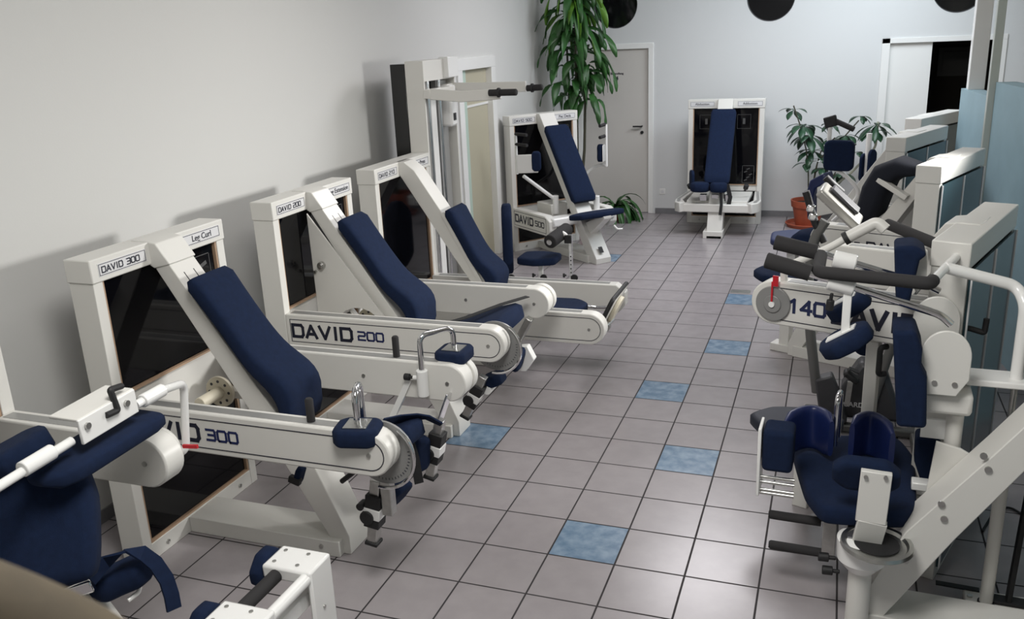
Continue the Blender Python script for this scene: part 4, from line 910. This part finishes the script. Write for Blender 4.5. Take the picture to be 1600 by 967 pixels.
# curved thigh shells
def shell(px, y, w, flip, z0, z1):
    xs = [R_(q, 665, y).x for q in px]; x0, x1 = xs; C_, Ns = [], []
    for k in range(11):
        t = k/10; a = PI*t; C_.append(V((x0+(x1-x0)*t, -(y+.45)-.13*math.sin(a)**.7+(.05*t if flip else .05*(1-t)), (z0+z1)/2)))
    for i in range(11):
        d = C_[min(i+1, 10)]-C_[max(i-1, 0)]; Ns.append(V((-d.y, d.x, 0)))
    hw = [(z1-z0)/2*(.80 if i in (0, 10) else 1) for i in range(11)]
    G().loft(C_, Ns, hw, [.012]+[.024]*9+[.012], side=(0, 0, 1), e=3.5).to('thigh_shell', NAVYL, r, smooth=60)
shell((1228, 1300), -.14, 0, False, .56, .77); shell((1332, 1396), -.14, 0, True, .56, .77)
a = R_(1305, 680, -.10); b = R_(1309, 622, -.10); G().tube([a+V((0, 0, -.05)), V((a.x, a.y, b.z)), V((a.x-.01, a.y-.10, b.z)), V((a.x-.01, a.y-.10, a.z-.05))], .012, fil=.035).to('pad_loop', CHROME, r)
# cable on the floor behind
P = [at(*q, z=.008) for q in ((1535, 830), (1550, 805), (1575, 790), (1600, 805), (1640, 830))]
tag(G().tube(P, .006, 8, fil=.05).to('power_cable', BLACK), 'black cable lying on the tiles behind the right foreground machine', 'cable')

# ------------------------------------------------------------------ exercise bike
BF = (1.18, 1.45, 0)
r = thing('exercise_bike', 'grey and black upright exercise bike with silver console between the right machines', 'exercise bike', (BF[0], BF[1], 0))
K = lambda px, py, v=0: at(px, py, BF, v=v)
a = K(1290, 330); P = [K(1276, 612), K(1266, 520), K(1262, 440), K(1272, 372), K(1290, 345)]
G().tube(P, .030, 16, fil=.08).to('handlebar_stem', BIKEG, r)
p = [K(*q) for q in ((1273, 590), (1300, 583), (1312, 612), (1324, 655), (1290, 668), (1280, 640))]; G().prism([(q.x, q.z) for q in p], 'uz', -.05, .05).to('stem_housing', DGREY, r, bev=.012)
p = [K(*q, .12) for q in ((1315, 600), (1345, 560), (1385, 575), (1405, 640), (1408, 700), (1330, 700), (1305, 690))]; G().prism([(q.x, max(.06, q.z)) for q in p], 'uz', .06, .22).to('flywheel_cover', DGREY, r, bev=.03)
p = K(1334, 636, .055); text('CARDIO', (p.x+.02, .055, p.z+.015), (1, 0, 0), (0, 0, 1), .032, r, m=PLATE, bold=.0008); text('FITNESS', (p.x+.05, .055, p.z-.022), (1, 0, 0), (0, 0, 1), .018, r, m=RED) if 0 else None
for dv, q in ((-.10, (1330, 588)), (.30, (1300, 650))):
    p = K(*q, dv if dv < 0 else .0); o = G().obox(p, (.10, .08, .035), (.8, 0, -.6), (0, 1, 0)).to('pedal', BLACK, r, bev=.012)
    G().ribbon([p+V((-.04, 0, .0)), p+V((-.01, 0, .05)), p+V((.04, 0, .03))], .05, .006, (0, 1, 0)).to('pedal_strap', BLACK, o)
G().obox((K(1330, 588, -.05)+K(1322, 640, -.05))/2, (.15, .02, .03), K(1330, 588)-K(1322, 640), (0, 1, 0)).to('crank_arm', STEEL, r)
G().box((-.06, -.28, 0), (.02, .28, .05)).box((.55, -.22, 0), (.62, .22, .05)).box((0, -.03, .01), (.6, .03, .06)).to('base_frame', BIKEG, r, bev=.012)
c = K(1312, 322, -.05); xd = (K(1335, 345)-K(1285, 298)).normalized()
xd = V((xd.x, 0, xd.z)); nv = V((-.35, -.35, .85))
co = G().obox(c, (.30, .17, .055), xd, V((0, 1, 0))-V((0, 0, -.25))).to('console', mat('silver plastic', (.42, .41, .38), .3, .5), r, bev=.016, seg=3)
G().obox(c+V((.03, .02, .034)), (.20, .09, .02), xd, V((0, 1, 0))-V((0, 0, -.25))).to('console_panel', DGREY, co, bev=.006)
G().obox(c+V((.02, .02, .046)), (.08, .05, .006), xd, V((0, 1, 0))-V((0, 0, -.25))).to('display', mat('grey lcd', (.10, .11, .10), .2), co)
hn = G().tube([K(1288, 378), K(1272, 345), K(1262, 308), K(1259, 299)], .022, 12, fil=.05).to('handlebar', BLACK, r)
for q in ((1267, 325), (1270, 338)): p = K(*q, -.002); G().obox(p, (.046, .048, .045), (1, 0, -.25), (0, 1, 0)).to('pulse_sensor', CHROME, hn, bev=.01)
G().tube([K(1315, 300, .25), K(1298, 285, .2), K(1290, 277, .2)], .022, fil=.03).to('handlebar', BLACK, r)
G().tube([V((.30, .03, .06)), V((.42, .03, .62))], .028).to('saddle_post', BIKEG, r)
G().loft([(.30, .03, .66), (.34, .03, .665), (.44, .03, .67), (.54, .03, .68), (.56, .03, .68)], [(0, 0, 1)]*5, [.02, .05, .09, .12, .08], [.015, .03, .035, .035, .02], e=3).to('saddle', BLACK, r, smooth=60)

# ------------------------------------------------------------------ plants
def blade(g, base, d, L, w, droop=.6, cup=.2, n=7, obov=False, wav=0, tw=0):
    p = V(base); d = V(d).normalized(); s = d.cross(V((0, 0, 1)));
    if s.length < .1: s = V((1, 0, 0))
    s.normalize(); rows = []; st = L/n
    for i in range(n+1):
        t = i/n; ww = (w/2)*((math.sin(PI*min(1, t*.92+.06)))**(.8 if not obov else 1.0) if not obov else max(.04, math.sin(PI*t**1.35)))
        up_ = s.cross(d); s2 = s*math.cos(tw*t)+up_*math.sin(tw*t); up2 = s2.cross(d)
        o = up_*(wav*math.sin(t*9))
        rows.append([g.b.verts.new(p-s2*ww+up2*cup*ww+o), g.b.verts.new(p+o*.5), g.b.verts.new(p+s2*ww+up2*cup*ww-o)])
        d = (d+V((0, 0, -droop/n*1.6))).normalized(); p = p+d*st
    for i in range(n):
        for k in range(2): g.b.faces.new((rows[i][k], rows[i][k+1], rows[i+1][k+1], rows[i+1][k]))
def foliage(g, name, m, par, th=.0012):
    o = g.to(name, m, par, smooth=70); md = o.modifiers.new('thickness', 'SOLIDIFY'); md.thickness = th; return o
r = thing('dragon_tree', 'tall dragon tree with long drooping green leaves in the corner behind the pec deck', 'potted plant', (-1.93, 7.12, 0))
G().lathe([(.12, 0), (.17, .28), (.185, .28), (.185, .32), (.165, .32), (.16, .29), (.02, .28)]).to('plant_pot', TERRA, r)
G().lathe([(.02, .27), (.158, .272), (.155, .295), (.02, .30)]).to('soil', SOIL, r)
for (x, y, h) in ((.02, 0, 2.9), (-.08, .05, 2.25), (.12, -.03, 2.0)): G().tube([(x*.4, y, .28), (x, y, h*.5), (x*1.3, y, h)], [.022, .018, .012]).to('cane', STEM, r)
rn = random.Random(3); g = G(); g2 = G()
for i in range(125):
    f = i/125; z = 1.62+1.50*f+rn.uniform(-.05, .05); a = rn.uniform(0, 2*PI); tx = rn.choice((.0, .03, .05)) if z > 2.3 else rn.choice((-.14, -.02, .10, .20))
    el = rn.uniform(.2, .9) if z > 2.3 else rn.uniform(-.1, .7); L_ = rn.uniform(.48, .72) if z > 2.1 else rn.uniform(.32, .48)
    dx = math.cos(a)*math.cos(el); dy = math.sin(a)*math.cos(el)*.8
    if dx < 0: dx *= .55
    blade(g if (z < 2.45 or i % 3) else g2, (tx, 0, z), (dx, dy, math.sin(el)), L_, rn.uniform(.065, .10), rn.uniform(1.6, 2.7), .25, 10, wav=.016, tw=rn.uniform(-1.6, 1.6))
blade(g, (.28, -.05, 1.62), (.4, -.1, .3), .42, .07, 4.0, .25, 9, wav=.01)
foliage(g2, 'yellow_green_foliage', mat('yellow green leaf', (.085, .21, .018), .42, var=.3, vscale=7), r)  # every third upper leaf in a lighter, yellower green
foliage(g, 'foliage', LEAF, r)
r = thing('low_leafy_plant', 'low plant with arching glossy leaves on the floor beside the numbered door', 'potted plant', (-1.52, 7.55, 0))
G().lathe([(.08, 0), (.11, .16), (.12, .16), (.12, .18), (.10, .18), (.02, .17)]).to('plant_pot', TERRA, r)
g = G()
for i in range(38): a = rn.uniform(0, 2*PI); el = rn.uniform(.7, 1.3); blade(g, (0, 0, .16), (math.cos(a)*math.cos(el), math.sin(a)*math.cos(el), math.sin(el)), rn.uniform(.40, .66), .06, rn.uniform(1.8, 2.8), .25, 8, wav=.004)
foliage(g, 'foliage', LEAF, r)
r = thing('rubber_plant', 'branching dark green plant in a terracotta pot with saucer by the back wall', 'potted plant', (.93, 7.50, 0))
RF = (.93, 7.50, 0)
G().lathe([(.06, 0), (.24, .0), (.265, .045), (.255, .05), (.23, .012), (.06, .012)]).to('pot_saucer', TERRA, r)
G().lathe([(.14, .014), (.185, .25), (.20, .25), (.21, .33), (.195, .33), (.185, .27), (.02, .27)]).to('plant_pot', TERRA, r)
G().lathe([(.02, .26), (.182, .262), (.180, .285), (.02, .29)]).to('soil', SOIL, r)
stems = [[(1264, 315), (1263, 270), (1260, 235), (1250, 195), (1240, 165)], [(1268, 312), (1275, 262), (1283, 235), (1305, 215)], [(1272, 312), (1278, 250), (1318, 215), (1342, 188)], [(1275, 312), (1330, 270), (1368, 230), (1372, 190)], [(1272, 312), (1295, 290), (1320, 240), (1338, 225)]]
ends = []
for i, sp in enumerate(stems):
    v = (-.1, .05, -.05, .12, .0)[i]; P = [at(*q, RF, v=v*k/len(sp)) for k, q in enumerate(sp)]; P[0] = V((P[0].x*.3, 0, .27)); G().tube(P, .008 if i != 3 else .014, 8, fil=.05).to('stem', STEM if i != 3 else mat('pale stem', (.35, .36, .28), .7), r); ends.append(P)
g = G()
def whorl(c, n, L0, L1, w, el0=-.3, el1=.6, dr=.8):
    for k in range(n):
        a = 2*PI*k/n+rn.uniform(-.4, .4); el = rn.uniform(el0, el1); blade(g, c, (math.cos(a)*math.cos(el), math.sin(a)*math.cos(el), math.sin(el)), rn.uniform(L0, L1), w, dr, .15, 6, obov=True)
for (q, n, L, w) in (((1240, 172), 6, .20, .08), ((1255, 197), 10, .30, .09), ((1264, 212), 9, .30, .10), ((1270, 236), 8, .26, .10), ((1262, 255), 4, .24, .09), ((1285, 262), 5, .22, .08), ((1298, 195), 7, .18, .07), ((1322, 212), 7, .18, .09), ((1345, 182), 8, .17, .06), ((1370, 195), 9, .30, .08), ((1365, 205), 6, .26, .10), ((1338, 238), 5, .15, .07), ((1286, 300), 5, .22, .10), ((1312, 272), 5, .22, .09), ((1302, 218), 6, .17, .07), ((1285, 285), 5, .2, .09)):
    whorl(at(*q, RF, v=rn.uniform(-.08, .08)), n, L*.75, L*1.1, w)
foliage(g, 'foliage', LEAF2, r)
rg = at(1278, 250, RF, v=0); G().tube([(rg.x+.11*math.cos(k*PI/8), .11*math.sin(k*PI/8), rg.z) for k in range(16)], .003, 6, closed=True).to('support_ring', STEEL, r)

# ------------------------------------------------------------------ blurred rail right by the camera
def near(px, py, d): return CV+(FW+RT*(px-800)/FPX-UP*(py-483.5)/FPX)*d
P = [near(-420, 880, .46), near(-60, 990, .46), near(95, 1060, .46), near(190, 1130, .46)]
tag(G().tube(P, .040, 24, fil=.06).to('wooden_handrail', WOOD), 'out of focus brown wooden handrail end at the lower left corner', 'handrail')
